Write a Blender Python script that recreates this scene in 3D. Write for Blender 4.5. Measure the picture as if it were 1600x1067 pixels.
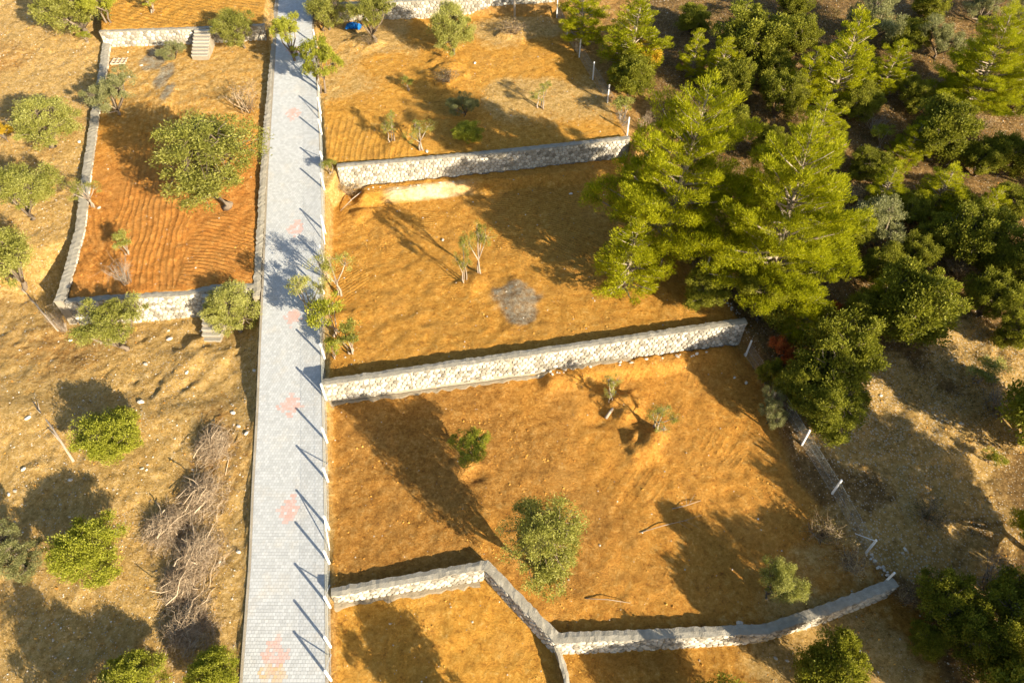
import bpy, math, random
import numpy as np
from mathutils import Vector
rad = math.radians
scene = bpy.context.scene
for o in list(bpy.data.objects): bpy.data.objects.remove(o)
# ------------------------------------------------------------------ camera, sky, sun, exposure
CH, PITCH, F = 44.5, rad(48), 1067.0          # metres above the slope, tilt down, focal length in photo pixels
cd = bpy.data.cameras.new('camera'); cam = bpy.data.objects.new('camera', cd); scene.collection.objects.link(cam)
cd.sensor_width = 36; cd.lens = 36*F/1600; cd.clip_end = 3000; cd.clip_start = .5
cam.location = (0, 0, CH); cam.rotation_euler = (rad(90)-PITCH, 0, 0); scene.camera = cam
SUN_EL, SUN_BEAR = rad(19), rad(135)          # bearing clockwise from +Y
w = bpy.data.worlds.new('World'); scene.world = w; w.use_nodes = True
nt = w.node_tree; bg = nt.nodes['Background']
sk = nt.nodes.new('ShaderNodeTexSky'); sk.sky_type = 'NISHITA'; sk.sun_disc = False
sk.sun_elevation = SUN_EL; sk.sun_rotation = SUN_BEAR
nt.links.new(sk.outputs[0], bg.inputs[0]); bg.inputs[1].default_value = .085
sl = bpy.data.lights.new('sun', 'SUN'); sl.energy = 5.0; sl.angle = rad(.5); sl.color = (1, .87, .66)
so = bpy.data.objects.new('sun', sl); scene.collection.objects.link(so)
sdir = Vector((math.sin(SUN_BEAR)*math.cos(SUN_EL), math.cos(SUN_BEAR)*math.cos(SUN_EL), math.sin(SUN_EL)))
so.rotation_euler = sdir.to_track_quat('Z', 'Y').to_euler(); so.location = (60, -60, 60)
scene.view_settings.view_transform = 'Standard'; scene.view_settings.look = 'None'
scene.view_settings.exposure = 1.32; scene.view_settings.gamma = 1
# ------------------------------------------------------------------ maths
SL = .16
Fv = np.array([0, math.cos(PITCH), -math.sin(PITCH)]); Uv = np.array([0, math.sin(PITCH), math.cos(PITCH)]); Rv = np.array([1., 0, 0])
def base(X, Y): return SL*np.minimum(Y, 140+0*Y)
def ray(px, py): return Fv + Rv*(px-800)/F + Uv*(533.5-py)/F
def G(px, py, dz=0.):
    d = ray(px, py); t = (CH-dz)/(SL*d[1]-d[2]); return np.array([0, 0, CH]) + d*t
def _h(ix, iy, s):
    n = (ix.astype(np.int64)*374761393 + iy.astype(np.int64)*668265263 + s*1274126177) & 0x7fffffff
    n = ((n ^ (n >> 13))*1274126177) & 0x7fffffff
    return ((n ^ (n >> 16)) & 0xffff)/65535.0
def noise(X, Y, sc, s=0):
    x = X/sc; y = Y/sc; ix = np.floor(x); iy = np.floor(y); fx = x-ix; fy = y-iy
    fx = fx*fx*(3-2*fx); fy = fy*fy*(3-2*fy)
    a = _h(ix, iy, s); b = _h(ix+1, iy, s); c = _h(ix, iy+1, s); d = _h(ix+1, iy+1, s)
    return (a*(1-fx)+b*fx)*(1-fy) + (c*(1-fx)+d*fx)*fy - .5
def fbm(X, Y, sc, s=0, o=4):
    r = 0*X
    for k in range(o): r = r + noise(X+17.3*k, Y-9.1*k, sc/2**k, s+k)/2**k
    return r
def sdist(X, Y, poly):
    P = np.array([p[:2] for p in poly], float); n = len(P); D = np.full(X.shape, 1e9); inside = np.zeros(X.shape, bool)
    for i in range(n):
        ax, ay = P[i]; bx, by = P[(i+1) % n]; ex, ey = bx-ax, by-ay
        t = np.clip(((X-ax)*ex+(Y-ay)*ey)/(ex*ex+ey*ey+1e-9), 0, 1)
        D = np.minimum(D, np.hypot(X-ax-t*ex, Y-ay-t*ey))
        c = ((ay > Y) != (by > Y)) & (X < (bx-ax)*(Y-ay)/(by-ay+1e-12)+ax); inside ^= c
    return np.where(inside, D, -D)                        # positive inside
def sm(x, a, b):
    t = np.clip((x-a)/(b-a), 0, 1); return t*t*(3-2*t)
def offset(P, d):                                         # shift a polyline to its left by d, mitred
    P = [np.array(p[:2], float) for p in P]; out = []
    for i, p in enumerate(P):
        ns = []
        if i > 0: e = p-P[i-1]; e /= np.linalg.norm(e); ns.append(np.array([-e[1], e[0]]))
        if i < len(P)-1: e = P[i+1]-p; e /= np.linalg.norm(e); ns.append(np.array([-e[1], e[0]]))
        n = sum(ns)/len(ns); out.append(p + n*d/max(.3, n@n))
    return out
# ------------------------------------------------------------------ object helpers
COL = scene.collection
def link(name, me, parent=None, loc=(0, 0, 0)):
    o = bpy.data.objects.new(name, me); COL.objects.link(o)
    if parent is not None: o.parent = parent; o.location = Vector(loc)-parent.location
    else: o.location = loc
    return o
def tag(o, label=None, cat=None, group=None, kind=None):
    if label: o['label'] = label
    if cat: o['category'] = cat
    if group: o['group'] = group
    if kind: o['kind'] = kind
    return o
def thing(name, loc, label, cat, group=None):
    o = bpy.data.objects.new(name, None); o.empty_display_size = .3; COL.objects.link(o); o.location = Vector(loc)
    return tag(o, label, cat, group)
def mesh_np(name, V, Fq, mat, tint=None, smooth=False):   # Fq: (n,k) array of equal sized faces
    V = np.asarray(V, np.float32); Fq = np.asarray(Fq, np.int32); n, k = Fq.shape
    me = bpy.data.meshes.new(name); me.vertices.add(len(V)); me.vertices.foreach_set('co', V.ravel())
    me.loops.add(n*k); me.loops.foreach_set('vertex_index', Fq.ravel())
    me.polygons.add(n); me.polygons.foreach_set('loop_start', np.arange(n, dtype=np.int32)*k)
    me.polygons.foreach_set('loop_total', np.full(n, k, np.int32))
    me.polygons.foreach_set('use_smooth', np.full(n, bool(smooth)))
    me.update(calc_edges=True)
    if tint is not None: colattr(me, 'tint', tint)
    me.materials.append(mat); return me
def colattr(me, name, T):
    T = np.asarray(T, np.float32)
    if T.ndim == 1: T = np.repeat(T[:, None], 3, 1)
    if T.shape[1] == 3: T = np.hstack([T, np.ones((len(T), 1), np.float32)])
    a = me.color_attributes.new(name, 'FLOAT_COLOR', 'POINT'); a.data.foreach_set('color', T.ravel())
class MB:
    def __init__(s): s.v = []; s.f = []; s.t = []
    def add(s, V, Fc, t=.5):
        b = len(s.v); s.v += [tuple(p) for p in V]; s.f += [tuple(i+b for i in q) for q in Fc]; s.t += [t]*len(V)
    def hexa(s, P, t=.5):  # 8 points: bottom 4, top 4
        s.add(P, [(3, 2, 1, 0), (4, 5, 6, 7), (0, 1, 5, 4), (1, 2, 6, 5), (2, 3, 7, 6), (3, 0, 4, 7)], t)
    def box(s, c, d, rz=0, t=.5):
        x, y, z = d[0]/2, d[1]/2, d[2]/2; cs, sn = math.cos(rz), math.sin(rz)
        s.hexa([(c[0]+a*cs-b*sn, c[1]+a*sn+b*cs, c[2]+q) for q in (-z, z) for a, b in ((-x, -y), (x, -y), (x, y), (-x, y))], t)
    def tube(s, pts, r, n=5, t=.5):
        pts = [np.array(p, float) for p in pts]; m = len(pts); V = []
        for i, p in enumerate(pts):
            d = pts[min(i+1, m-1)]-pts[max(i-1, 0)]; d /= (np.linalg.norm(d)+1e-9)
            a = np.cross(d, [0, 0, 1.]) if abs(d[2]) < .9 else np.cross(d, [1., 0, 0]); a /= np.linalg.norm(a); b = np.cross(d, a)
            ri = r[i] if hasattr(r, '__len__') else r
            for k in range(n): an = 2*math.pi*k/n; V.append(p+ri*(math.cos(an)*a+math.sin(an)*b))
        Fc = [(i*n+k, i*n+(k+1) % n, (i+1)*n+(k+1) % n, (i+1)*n+k) for i in range(m-1) for k in range(n)]
        Fc += [tuple(range(n))[::-1], tuple((m-1)*n+k for k in range(n))]
        s.add(V, Fc, t)
    def mesh(s, name, mat, smooth=False, loc=(0, 0, 0)):
        me = bpy.data.meshes.new(name); L = np.array(loc)
        me.from_pydata([tuple(np.array(p)-L) for p in s.v], [], s.f); me.update()
        colattr(me, 'tint', np.array(s.t)); me.materials.append(mat)
        if smooth: me.polygons.foreach_set('use_smooth', np.ones(len(me.polygons), bool))
        return me
# ------------------------------------------------------------------ materials
def newmat(name):
    m = bpy.data.materials.new(name); m.use_nodes = True; t = m.node_tree
    b = t.nodes['Principled BSDF']; b.inputs['Roughness'].default_value = .9; b.inputs['Specular IOR Level'].default_value = .15
    return m, t, b
def nd(t, ty, **kw):
    n = t.nodes.new(ty)
    for k, v in kw.items():
        if k.startswith('i_'): n.inputs[int(k[2:])].default_value = v
        else: setattr(n, k, v)
    return n
def ramp(t, fac, stops):
    r = t.nodes.new('ShaderNodeValToRGB'); e = r.color_ramp.elements
    for i, (p, c) in enumerate(stops):
        q = e[i] if i < 2 else e.new(p)
        q.position = p; q.color = (*c, 1)
    t.links.new(fac, r.inputs[0]); return r.outputs[0]
def mixc(t, f, a, b, mode='MIX'):
    n = t.nodes.new('ShaderNodeMix'); n.data_type = 'RGBA'; n.blend_type = mode
    for s, v in ((0, f), (6, a), (7, b)):
        if hasattr(v, 'is_linked') or isinstance(v, bpy.types.NodeSocket): t.links.new(v, n.inputs[s])
        else: n.inputs[s].default_value = v if s == 0 else (*v, 1)
    return n.outputs[2]
def math_(t, op, a, b=0., clamp=False):
    n = t.nodes.new('ShaderNodeMath'); n.operation = op; n.use_clamp = clamp
    for i, v in enumerate((a, b)):
        if isinstance(v, bpy.types.NodeSocket): t.links.new(v, n.inputs[i])
        else: n.inputs[i].default_value = v
    return n.outputs[0]
def tex_noise(t, co, scale, detail=4, rough=.6):
    n = nd(t, 'ShaderNodeTexNoise'); n.inputs['Scale'].default_value = scale; n.inputs['Detail'].default_value = detail
    n.inputs['Roughness'].default_value = rough; t.links.new(co, n.inputs['Vector']); return n.outputs[0]
def bump(t, h, dist, strength=1., prev=None):
    b = nd(t, 'ShaderNodeBump'); b.inputs['Strength'].default_value = strength; b.inputs['Distance'].default_value = dist
    t.links.new(h, b.inputs['Height'])
    if prev: t.links.new(prev, b.inputs['Normal'])
    return b.outputs[0]
def attr(t, name):
    a = nd(t, 'ShaderNodeAttribute'); a.attribute_name = name; return a
def geo_mat(name, stops, nscale=6, bd=.02, bs=14, tintamt=1.):
    """colour from the per-piece tint plus grain noise"""
    m, t, b = newmat(name); g = nd(t, 'ShaderNodeNewGeometry'); co = g.outputs['Position']
    a = attr(t, 'tint').outputs['Fac']; n = tex_noise(t, co, nscale, 5)
    f = math_(t, 'ADD', math_(t, 'MULTIPLY', a, tintamt), math_(t, 'MULTIPLY', math_(t, 'SUBTRACT', n, .5), .9), True)
    t.links.new(ramp(t, f, stops), b.inputs['Base Color'])
    t.links.new(bump(t, tex_noise(t, co, bs, 5), bd), b.inputs['Normal']); return m
def leaf_mat(name, c0, c1, c2, trans=.35, var=.12):
    m, t, b = newmat(name); a = attr(t, 'tint').outputs['Fac']
    oi = nd(t, 'ShaderNodeObjectInfo').outputs['Random']
    f = math_(t, 'ADD', a, math_(t, 'MULTIPLY', math_(t, 'SUBTRACT', oi, .5), var*2), True)
    c = ramp(t, f, [(0, c0), (.5, c1), (1, c2)])
    t.links.new(c, b.inputs['Base Color']); b.inputs['Roughness'].default_value = .6; b.inputs['Specular IOR Level'].default_value = .25
    tr = nd(t, 'ShaderNodeBsdfTranslucent'); t.links.new(c, tr.inputs[0])
    mx = nd(t, 'ShaderNodeMixShader'); mx.inputs[0].default_value = trans
    t.links.new(b.outputs[0], mx.inputs[1]); t.links.new(tr.outputs[0], mx.inputs[2])
    t.links.new(mx.outputs[0], t.nodes['Material Output'].inputs[0]); return m
M = {}
M['stone'] = geo_mat('pale_rubble_stone', [(0, (.20, .18, .14)), (.4, (.38, .35, .29)), (1, (.58, .54, .46))], 9, .03, 16)
M['mortar'] = geo_mat('mortar', [(0, (.24, .205, .15)), (1, (.40, .35, .27))], 3, .03, 20)
M['cap'] = geo_mat('mortar_cap', [(0, (.17, .15, .11)), (.5, (.32, .29, .23)), (1, (.50, .46, .38))], 2.5, .05, 14)
M['white'] = geo_mat('white_concrete', [(0, (.55, .54, .50)), (1, (.82, .81, .77))], 4, .01, 20)
M['wire'] = geo_mat('galvanised_wire', [(0, (.30, .32, .30)), (1, (.46, .48, .45))], 4, .0, 20)
M['rock'] = geo_mat('limestone_rock', [(0, (.26, .21, .15)), (.6, (.48, .42, .33)), (1, (.72, .66, .56))], 5, .04, 9)
M['bark'] = geo_mat('bark', [(0, (.09, .065, .045)), (.6, (.20, .155, .11)), (1, (.34, .28, .21))], 9, .03, 22)
M['palebark'] = geo_mat('pale_bark', [(0, (.18, .14, .10)), (.6, (.36, .29, .22)), (1, (.50, .43, .34))], 9, .03, 22)
M['dry'] = geo_mat('dead_twigs', [(0, (.09, .06, .035)), (.5, (.28, .20, .12)), (1, (.54, .42, .28))], 6, .01, 22)
M['wood'] = geo_mat('pallet_wood', [(0, (.35, .26, .17)), (1, (.62, .52, .40))], 12, .01, 30)
M['blue'] = geo_mat('blue_tarpaulin', [(0, (.01, .07, .30)), (1, (.02, .22, .62))], 3, .02, 9)
M['joint'] = geo_mat('sand_joints', [(0, (.22, .21, .18)), (1, (.36, .34, .30))], 3, .0, 12)
M['plaster'] = geo_mat('footing', [(0, (.16, .125, .08)), (1, (.36, .30, .21))], 3, .06, 12)
LM = {
 'olive': leaf_mat('olive_leaves', (.10, .105, .016), (.32, .32, .055), (.60, .58, .20), .42),
 'greyolive': leaf_mat('grey_olive_leaves', (.12, .125, .04), (.28, .28, .10), (.47, .46, .24), .4),
 'pine': leaf_mat('pine_needles', (.10, .12, .004), (.36, .37, .006), (.66, .62, .02), .45),
 'dark': leaf_mat('dark_evergreen_leaves', (.08, .09, .008), (.23, .235, .018), (.42, .40, .045), .42),
 'bright': leaf_mat('bright_shrub_leaves', (.13, .15, .01), (.34, .35, .03), (.55, .54, .10), .42),
 'yellow': leaf_mat('yellowing_leaves', (.22, .14, .01), (.55, .36, .02), (.80, .52, .04)),
 'red': leaf_mat('russet_leaves', (.22, .05, .015), (.55, .14, .03), (.75, .28, .06)),
 'straw': leaf_mat('straw_blades', (.22, .14, .05), (.48, .33, .13), (.70, .53, .27), .2),
 'scrubby': leaf_mat('scrub_leaves', (.05, .04, .012), (.15, .115, .03), (.28, .20, .06), .2),
}
# ------------------------------------------------------------------ layout in world metres
def W(*p): return [tuple(G(x, y, d)[:2])+(d,) for x, y, d in p]
#   every wall: front (visible) edge of its top, left to right, with height above the natural slope, and its foot heights
wall_B = W((503, 602, 1.35), (640, 582, 1.35), (800, 559, 1.35), (1000, 529, 1.35), (1168, 504, 1.35))
wall_A = W((526, 261, .95), (660, 250, .95), (800, 237, .95), (985, 217, .95))
wall_C = W((517, 932, .85), (640, 910, .85), (757, 889, .85), (867, 1004, .9), (1040, 997, .9), (1200, 989, .9), (1300, 957, .9), (1405, 915, .9))
wall_N = W((497, 8, 1.1), (600, 4, 1.1), (700, -1, 1.1), (868, -12, 1.1))
wall_E = W((154, 50, .75), (280, 46, .75), (412, 40, .75))
wall_D = W((100, 473, .3), (202, 466, .3), (291, 461, .3), (330, 452, .3), (396, 449, .3))
wall_G = W((99, 470, .35), (112, 430, .32), (132, 353, .22), (141, 270, -.0), (154, 177, -.25), (167, 100, -.45), (172, 62, -.5))
wall_F = W((405, 462, .3), (409, 400, .25), (414, 300, .2), (421, 190, .1), (430, 90, .0), (437, 0, .0), (442, -60, .0))
wall_low = W((866, 1010, .1), (876, 1040, .0), (893, 1110, -.1))
ROADR = W((483, -60, 0), (487, 0, 0), (498, 150, 0), (503, 253, 0), (505.5, 340, 0), (503, 422, 0), (503, 523, 0), (506, 624, 0), (510, 798, 0), (513, 1067, 0), (514, 1160, 0))
ROADL = W((436, -60, 0), (433, 0, 0), (426, 114, 0), (416, 268, 0), (409, 435, 0), (404, 538, 0), (400, 640, 0), (393, 760, 0), (388, 880, 0), (374, 1067, 0), (367, 1160, 0))
xR = lambda Y: np.interp(Y, [p[1] for p in ROADR][::-1], [p[0] for p in ROADR][::-1])
xL = lambda Y: np.interp(Y, [p[1] for p in ROADL][::-1], [p[0] for p in ROADL][::-1])
def mid(wl): return [tuple(p) for p in offset(wl, .28)]
def rd(y, side, o=.35, n=1):                               # a point beside the road
    p = G(np.interp(y, [0, 1067], [490, 513]), y)
    return (float((xR if side > 0 else xL)(p[1]))+side*o, p[1])
def ctrl(*p): return [tuple(G(x, y, d)) for x, y, d in p]
PL = []                                                    # (polygon, control points, blend inside/outside)
def plot(poly, ct, bl=.2):
    A = np.array([[c[0], c[1], 1] for c in ct]); z = np.array([c[2] for c in ct])
    k = np.linalg.lstsq(A, z, rcond=None)[0]; PL.append((poly, k, bl))
# natural ground first (wide blends), then the terraces
plot([G(150, 380)[:2], G(200, 200)[:2], G(230, -40)[:2], G(-150, -40)[:2], G(-300, 380)[:2]], ctrl((150, 56, -1.15), (130, 270, -.65), (105, 400, -.35), (-60, 60, -.5), (-100, 380, -.7)), 2.5)
plot([G(-400, 640)[:2], G(395, 640)[:2], G(395, 400)[:2], G(130, 380)[:2], G(60, 400)[:2], G(-400, 420)[:2]], ctrl((100, 513, -2.5), (320, 500, -2.3), (-100, 500, -2.0), (300, 640, -.65), (20, 650, -.9)), 2.0)
plot([G(395, 640)[:2], G(395, 1200)[:2], G(-500, 1200)[:2], G(-500, 640)[:2]], ctrl((390, 640, -.5), (380, 1060, -.3), (60, 660, -.85), (60, 1050, -.5)), 2.5)
A_, B_, C_, N_, E_, D_, G_, F_ = map(mid, (wall_A, wall_B, wall_C, wall_N, wall_E, wall_D, wall_G, wall_F))
seg = lambda P, a, b: P[a:b]
Q1 = [rd(262, 1)] + A_ + [G(955, 160)[:2], G(905, 80)[:2], G(872, 12)[:2]] + N_[::-1][1:] + [rd(35, 1)]
plot(Q1, ctrl((530, 252, .5), (970, 212, .4), (520, 40, -.7), (860, 25, -.9)))
Q2 = [rd(605, 1)] + B_ + [G(1120, 450, -.5)[:2], G(1060, 400, -.5)[:2], G(1000, 300, -1)[:2], G(985, 262, -1.2)[:2]] + [A_[-1]] + A_[::-1][1:] + [rd(300, 1)]
plot(Q2, ctrl((530, 575, .6), (1150, 485, .55), (530, 325, -2.0), (950, 280, -1.5), (800, 430, -.6)))
Q3 = [rd(938, 1)] + C_ + [G(1380, 890, 0)[:2], G(1250, 740, 0)[:2], G(1180, 560, -1)[:2]] + B_[::-1] + [rd(628, 1)]
plot(Q3, ctrl((530, 905, .1), (870, 975, .2), (1370, 890, .2), (530, 635, -.5), (1160, 560, -1.6)))
Q4 = [rd(1200, 1)] + [G(900, 1200)[:2]] + W((893, 1110, 0), (876, 1040, 0)) + C_[:4][::-1] + [rd(950, 1)]
plot(Q4, ctrl((530, 950, -.5), (750, 912, -.65), (850, 1040, -1.0), (560, 1067, -.2)))
Q5 = [G(905, 1200)[:2], G(1500, 1200)[:2], G(1460, 950)[:2]] + C_[3:][::-1] + W((880, 1040, 0), (897, 1110, 0))
plot(Q5, ctrl((880, 1025, -1.2), (1200, 1010, -.75), (1400, 940, -.9), (1100, 1100, -.6)), .25)
P1 = D_ + [F_[0]] + F_[:5] + E_[::-1] + G_[::-1]
P1 = D_ + [offset(wall_F, .25)[k] for k in range(5)] + E_[::-1] + G_[::-1][1:-1]
plot(P1, ctrl((110, 465, .2), (385, 445, .15), (170, 75, -.95), (400, 80, -.75)))
P0 = E_ + [G(424, -60)[:2], G(150, -60)[:2]]
plot(P0, ctrl((160, 40, .65), (400, 30, .6), (160, -60, 0), (400, -60, 0)))
mounds = []                                                # x, y, radius, height of the soil mounds and pits
for px, py, dz, r, h in ((968, 632, -.9, 1.3, .95), (1012, 692, -.6, 1.2, .75), (940, 650, -.9, .9, -.25), (803, 462, -.9, 1.4, .22), (815, 486, -.9, .9, .15), (735, 722, 0, .9, .45), (742, 736, 0, .6, -.45),
        (738, 445, -.6, 1.3, .35), (722, 452, -.6, .5, -.15), (695, 112, -.2, 1.8, .5), (800, 45, -.3, 1.5, .55), (570, 62, -.3, 1.6, .6), (552, 335, -1.5, 1.1, .4), (530, 500, 0, 1.2, .35),
        (610, 240, .2, 1.2, .2), (1040, 425, -.5, 1.2, .5), (300, 560, -1, 2.5, .5), (250, 160, -.7, 2, .25)):
    p = G(px, py, dz); mounds.append((p[0], p[1], r, h))
for ax, ay, bx, by, hh in ((505, 618, 820, 566, 0),): pass
roadpoly = [(float(xL(y)), y) for y in np.linspace(2, 99, 40)] + [(float(xR(y)), y) for y in np.linspace(99, 2, 40)]
def height(X, Y, detail=True):
    z = base(X, Y) + 0*X
    near = sm(np.abs(X)+np.abs(Y-50), 200, 120)
    z = z + near*.7*fbm(X, Y, 14, 3, 2)*sm(X, 16, 30) + near*.5*fbm(X, Y, 9, 5, 2)*sm(-X, 14, 24)
    z = z + sm(np.hypot(X, Y-50), 150, 600)*18*fbm(X, Y, 180, 9, 3)
    soft = np.zeros_like(z)
    for k, (poly, c, bl) in enumerate(PL):
        s = sdist(X, Y, poly); wq = sm(s, -bl, bl)
        z = z*(1-wq) + (c[0]*X+c[1]*Y+c[2])*wq
        if bl < 1:
            soft = np.maximum(soft, wq)
    # cut banks under walls A and B
    for wl, d0, d1, hh, a0, a1 in ((wall_A, .1, 2.0, .95, -14.5, 12), (wall_B, .1, 1.7, .55, 2, 17)):
        P = np.array([p[:2] for p in wl]); D = np.full(X.shape, 1e9)
        for i in range(len(P)-1):
            ax, ay = P[i]; ex, ey = P[i+1]-P[i]; t = np.clip(((X-ax)*ex+(Y-ay)*ey)/(ex*ex+ey*ey), 0, 1)
            q = np.hypot(X-ax-t*ex, Y-ay-t*ey); sgn = (ex*(Y-ay)-ey*(X-ax)) < 0
            D = np.where(sgn, np.minimum(D, q), D)
        dd = D + .5*fbm(X, Y, 2.2, 40, 2)
        z = z + hh*sm(dd, d1, d1-.9)*(D < 6)*sm(X, a0, a0+1)*sm(X, a1+1, a1)
    wx, wy = fbm(X, Y, 1.2, 301, 3)*.9, fbm(X, Y, 1.2, 311, 3)*.9
    for mx, my, r, hh in mounds: z = z + hh*np.exp(-(((X-mx+wx*r)**2+(Y-my+wy*r)**2)/r**2)**1.4)
    if detail:
        rough = 1-.72*soft
        z = z + .26*rough*fbm(X, Y, 4.5, 21, 3) + .12*fbm(X, Y, .9, 31, 3)*(.65+.9*np.clip(noise(X, Y, 6, 77)+.5, 0, 1))
        z = z - .10*np.clip(fbm(X, Y, .9, 57, 2)-.18, 0, 1)*3*rough
    s = sdist(X, Y, roadpoly)
    wq = sm(s, -.9, -.12)
    zr = base(X, Y)
    wr = sm(s, -.35, -.1)
    z = z*(1-wr) + (np.minimum(zr-.06, zr-.06))*wr
    z = np.where(s > .05, zr-.25, z)
    return z
GX, GY = np.arange(-70, 70+1e-6, .2), np.arange(6, 96+1e-6, .2)
_gx, _gy = np.meshgrid(GX, GY); GZ = height(_gx, _gy)
def hgrid(X, Y, A=None):
    A = GZ if A is None else A
    u = np.clip((X-GX[0])/.2, 0, len(GX)-1.001); v = np.clip((Y-GY[0])/.2, 0, len(GY)-1.001); i = u.astype(int); j = v.astype(int); u = u-i; v = v-j
    return (A[j, i]*(1-u)+A[j, i+1]*u)*(1-v)+(A[j+1, i]*(1-u)+A[j+1, i+1]*u)*v
def hz(x, y, detail=True):
    X, Y = np.array([float(x)]), np.array([float(y)])
    if abs(x) > 69 or not 7 < y < 95: return float(height(X, Y)[0])
    return float(hgrid(X, Y)[0])
def GT(px, py, up=0.):                                     # point of the ground (or `up` above it) seen at a photo pixel
    dz = 0.
    for _ in range(7):
        p = G(px, py, dz); n = hz(p[0], p[1], False)+up-SL*min(p[1], 140); dz = .35*dz+.65*n
    p = G(px, py, dz); return np.array([p[0], p[1], hz(p[0], p[1])])
def scale_at(p): return F/float((np.array([p[0], p[1], p[2]-CH]))@Fv)      # photo pixels per metre there
# ------------------------------------------------------------------ terrain
def axis(a, b, st, far):
    c = list(np.arange(a, b+1e-6, st)); g = st; lo = a; hi = b; L = []; Hh = []
    while hi < far: g *= 1.35; hi += g; Hh.append(hi)
    g = st
    while lo > -far: g *= 1.35; lo -= g; L.append(lo)
    return np.array(L[::-1]+c+Hh)
def build_terrain():
    xs = axis(-66, 66, .2, 1500); ys = axis(8, 93, .2, 1500)
    X, Y = np.meshgrid(xs, ys); nx, ny = len(xs), len(ys)
    Z = height(X, Y)
    V = np.stack([X, Y, Z], -1).reshape(-1, 3)
    i = np.arange(nx*ny).reshape(ny, nx)
    Q = np.stack([i[:-1, :-1], i[:-1, 1:], i[1:, 1:], i[1:, :-1]], -1).reshape(-1, 4)
    # what the ground is made of: R clay plots, G straw grass, B scrub floor, A grey spoil
    clay = np.zeros(X.shape); red = np.zeros(X.shape)
    for pl in (Q1, Q2, Q3, Q4, Q5, P1, P0): clay = np.maximum(clay, sm(sdist(X, Y, pl), -.1, .4))
    global CLAYG
    CLAYG = 0*GZ
    for pl in (Q1, Q2, Q3, Q4, Q5, P1, P0): CLAYG = np.maximum(CLAYG, sm(sdist(_gx, _gy, pl), -.1, .4))
    red = np.maximum(.62*sm(sdist(X, Y, P1), 0, .5)*sm(Y, 66, 50), .25*sm(sdist(X, Y, Q3), 0, .5))
    q2 = sm(sdist(X, Y, Q2), 0, .5); red = np.maximum(red, .12*q2)
    q1 = sm(sdist(X, Y, Q1), 0, .5)
    q3 = sm(sdist(X, Y, Q3), 0, .5)
    straw = sm(-X, 10, 12)*(1-clay)
    left = straw*sm(fbm(X, Y, 9, 61, 3)+.25*sm(Y, 20, 50)-.15*sm(-X, 26, 18), -.35, .25)
    straw = .25*straw + .75*left
    straw = np.maximum(straw, .75*q1*sm(fbm(X, Y, 7, 63, 3), -.2, .25)*sm(Y, 55, 63))
    straw = np.maximum(straw, .55*sm(sdist(X, Y, P1), 0, .5)*sm(Y, 55, 66))
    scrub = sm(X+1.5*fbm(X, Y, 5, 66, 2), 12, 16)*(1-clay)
    dry = [GT(1420, 700), GT(1520, 560), GT(1250, 1010), GT(1340, 1000), GT(1450, 830)]
    sd = np.zeros(X.shape)
    for p, r in zip(dry, (9, 6, 6, 5, 5)): sd = np.maximum(sd, np.exp(-((X-p[0])**2+(Y-p[1])**2)/r**2))
    straw = np.maximum(straw, .8*sm(sd+.5*fbm(X, Y, 4, 67, 3), .35, .8)*sm(X, 4, 8))
    # grassy patch in lower left plots stays; grey spoil heaps
    grey = np.zeros(X.shape)
    for px, py, rx, ry in ((803, 462, 1.9, 1.7), (815, 488, 1.3, 1.2), (243, 92, 1.4, 2.3), (258, 118, .9, 2.2), (262, 140, .5, 2.0)):
        p = GT(px, py); grey = np.maximum(grey, sm(((X-p[0])/rx)**2+((Y-p[1])/ry)**2+.9*fbm(X, Y, .9, 71, 3), 1.25, .55))
    q5 = sm(sdist(X, Y, Q5), 0, .5)
    # pale subsoil band in the bank below wall A
    P = np.array([p[:2] for p in wall_A]); ex, ey = P[-1]-P[0]; L = math.hypot(ex, ey)
    d = -(ex*(Y-P[0][1])-ey*(X-P[0][0]))/L; u = ((X-P[0][0])*ex+(Y-P[0][1])*ey)/L
    pale = sm(d, .7, 1.15)*sm(d, 2.15, 1.8)*sm(u, 3.4, 5)*sm(u, 13, 9)
    # wheel and track ridges: phase across the ridges in metres
    tw = np.zeros(X.shape); ph = np.zeros(X.shape)
    p1 = sm(sdist(X, Y, P1), .3, .9); warp = .5*fbm(X, Y, 3.5, 81, 2)
    c1 = G(230, 380); wv = p1*sm(np.abs(X-c1[0]+.16*(Y-c1[1])), 3.6, 2.6)*sm(Y, 36, 38)*sm(Y, 68, 56)
    ph = np.where(wv > .02, (X+.16*(Y-c1[1])+warp)/.52, ph); tw = np.maximum(tw, wv)
    c2 = G(150, 395); w2 = p1*sm(X, c1[0]-3.0, c1[0]-4.2)*sm(Y, 51, 46)
    ph = np.where((w2 > wv), (.75*X+.5*Y+warp)/.5, ph); tw = np.maximum(tw, w2)
    c3 = G(340, 400); w3 = p1*sm(X, c1[0]+3.2, c1[0]+4.2)*sm(Y, 50, 46)*.8
    ph = np.where((w3 > np.maximum(wv, w2)), (Y+.3*X+2*warp)/.42, ph); tw = np.maximum(tw, w3)
    p0 = sm(sdist(X, Y, P0), .3, .9)*.8; ph = np.where(p0 > tw, (.35*X+Y+warp)/.6, ph); tw = np.maximum(tw, p0)
    cc = G(700, 520, -.4); R2 = np.hypot(X-cc[0], (Y-cc[1])*1.3)
    w4 = q2*.5*sm(R2, 5, 7)*sm(Y, 37, 40)*sm(fbm(X, Y, 5, 85, 2), -.12, .1)
    ph = np.where(w4 > tw, (R2+warp)/.34, ph); tw = np.maximum(tw, w4)
    w5 = q1*.6*sm(X, -8, -10)*sm(Y, 62, 58); ph = np.where(w5 > tw, (X+warp)/.55, ph); tw = np.maximum(tw, w5)
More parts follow.
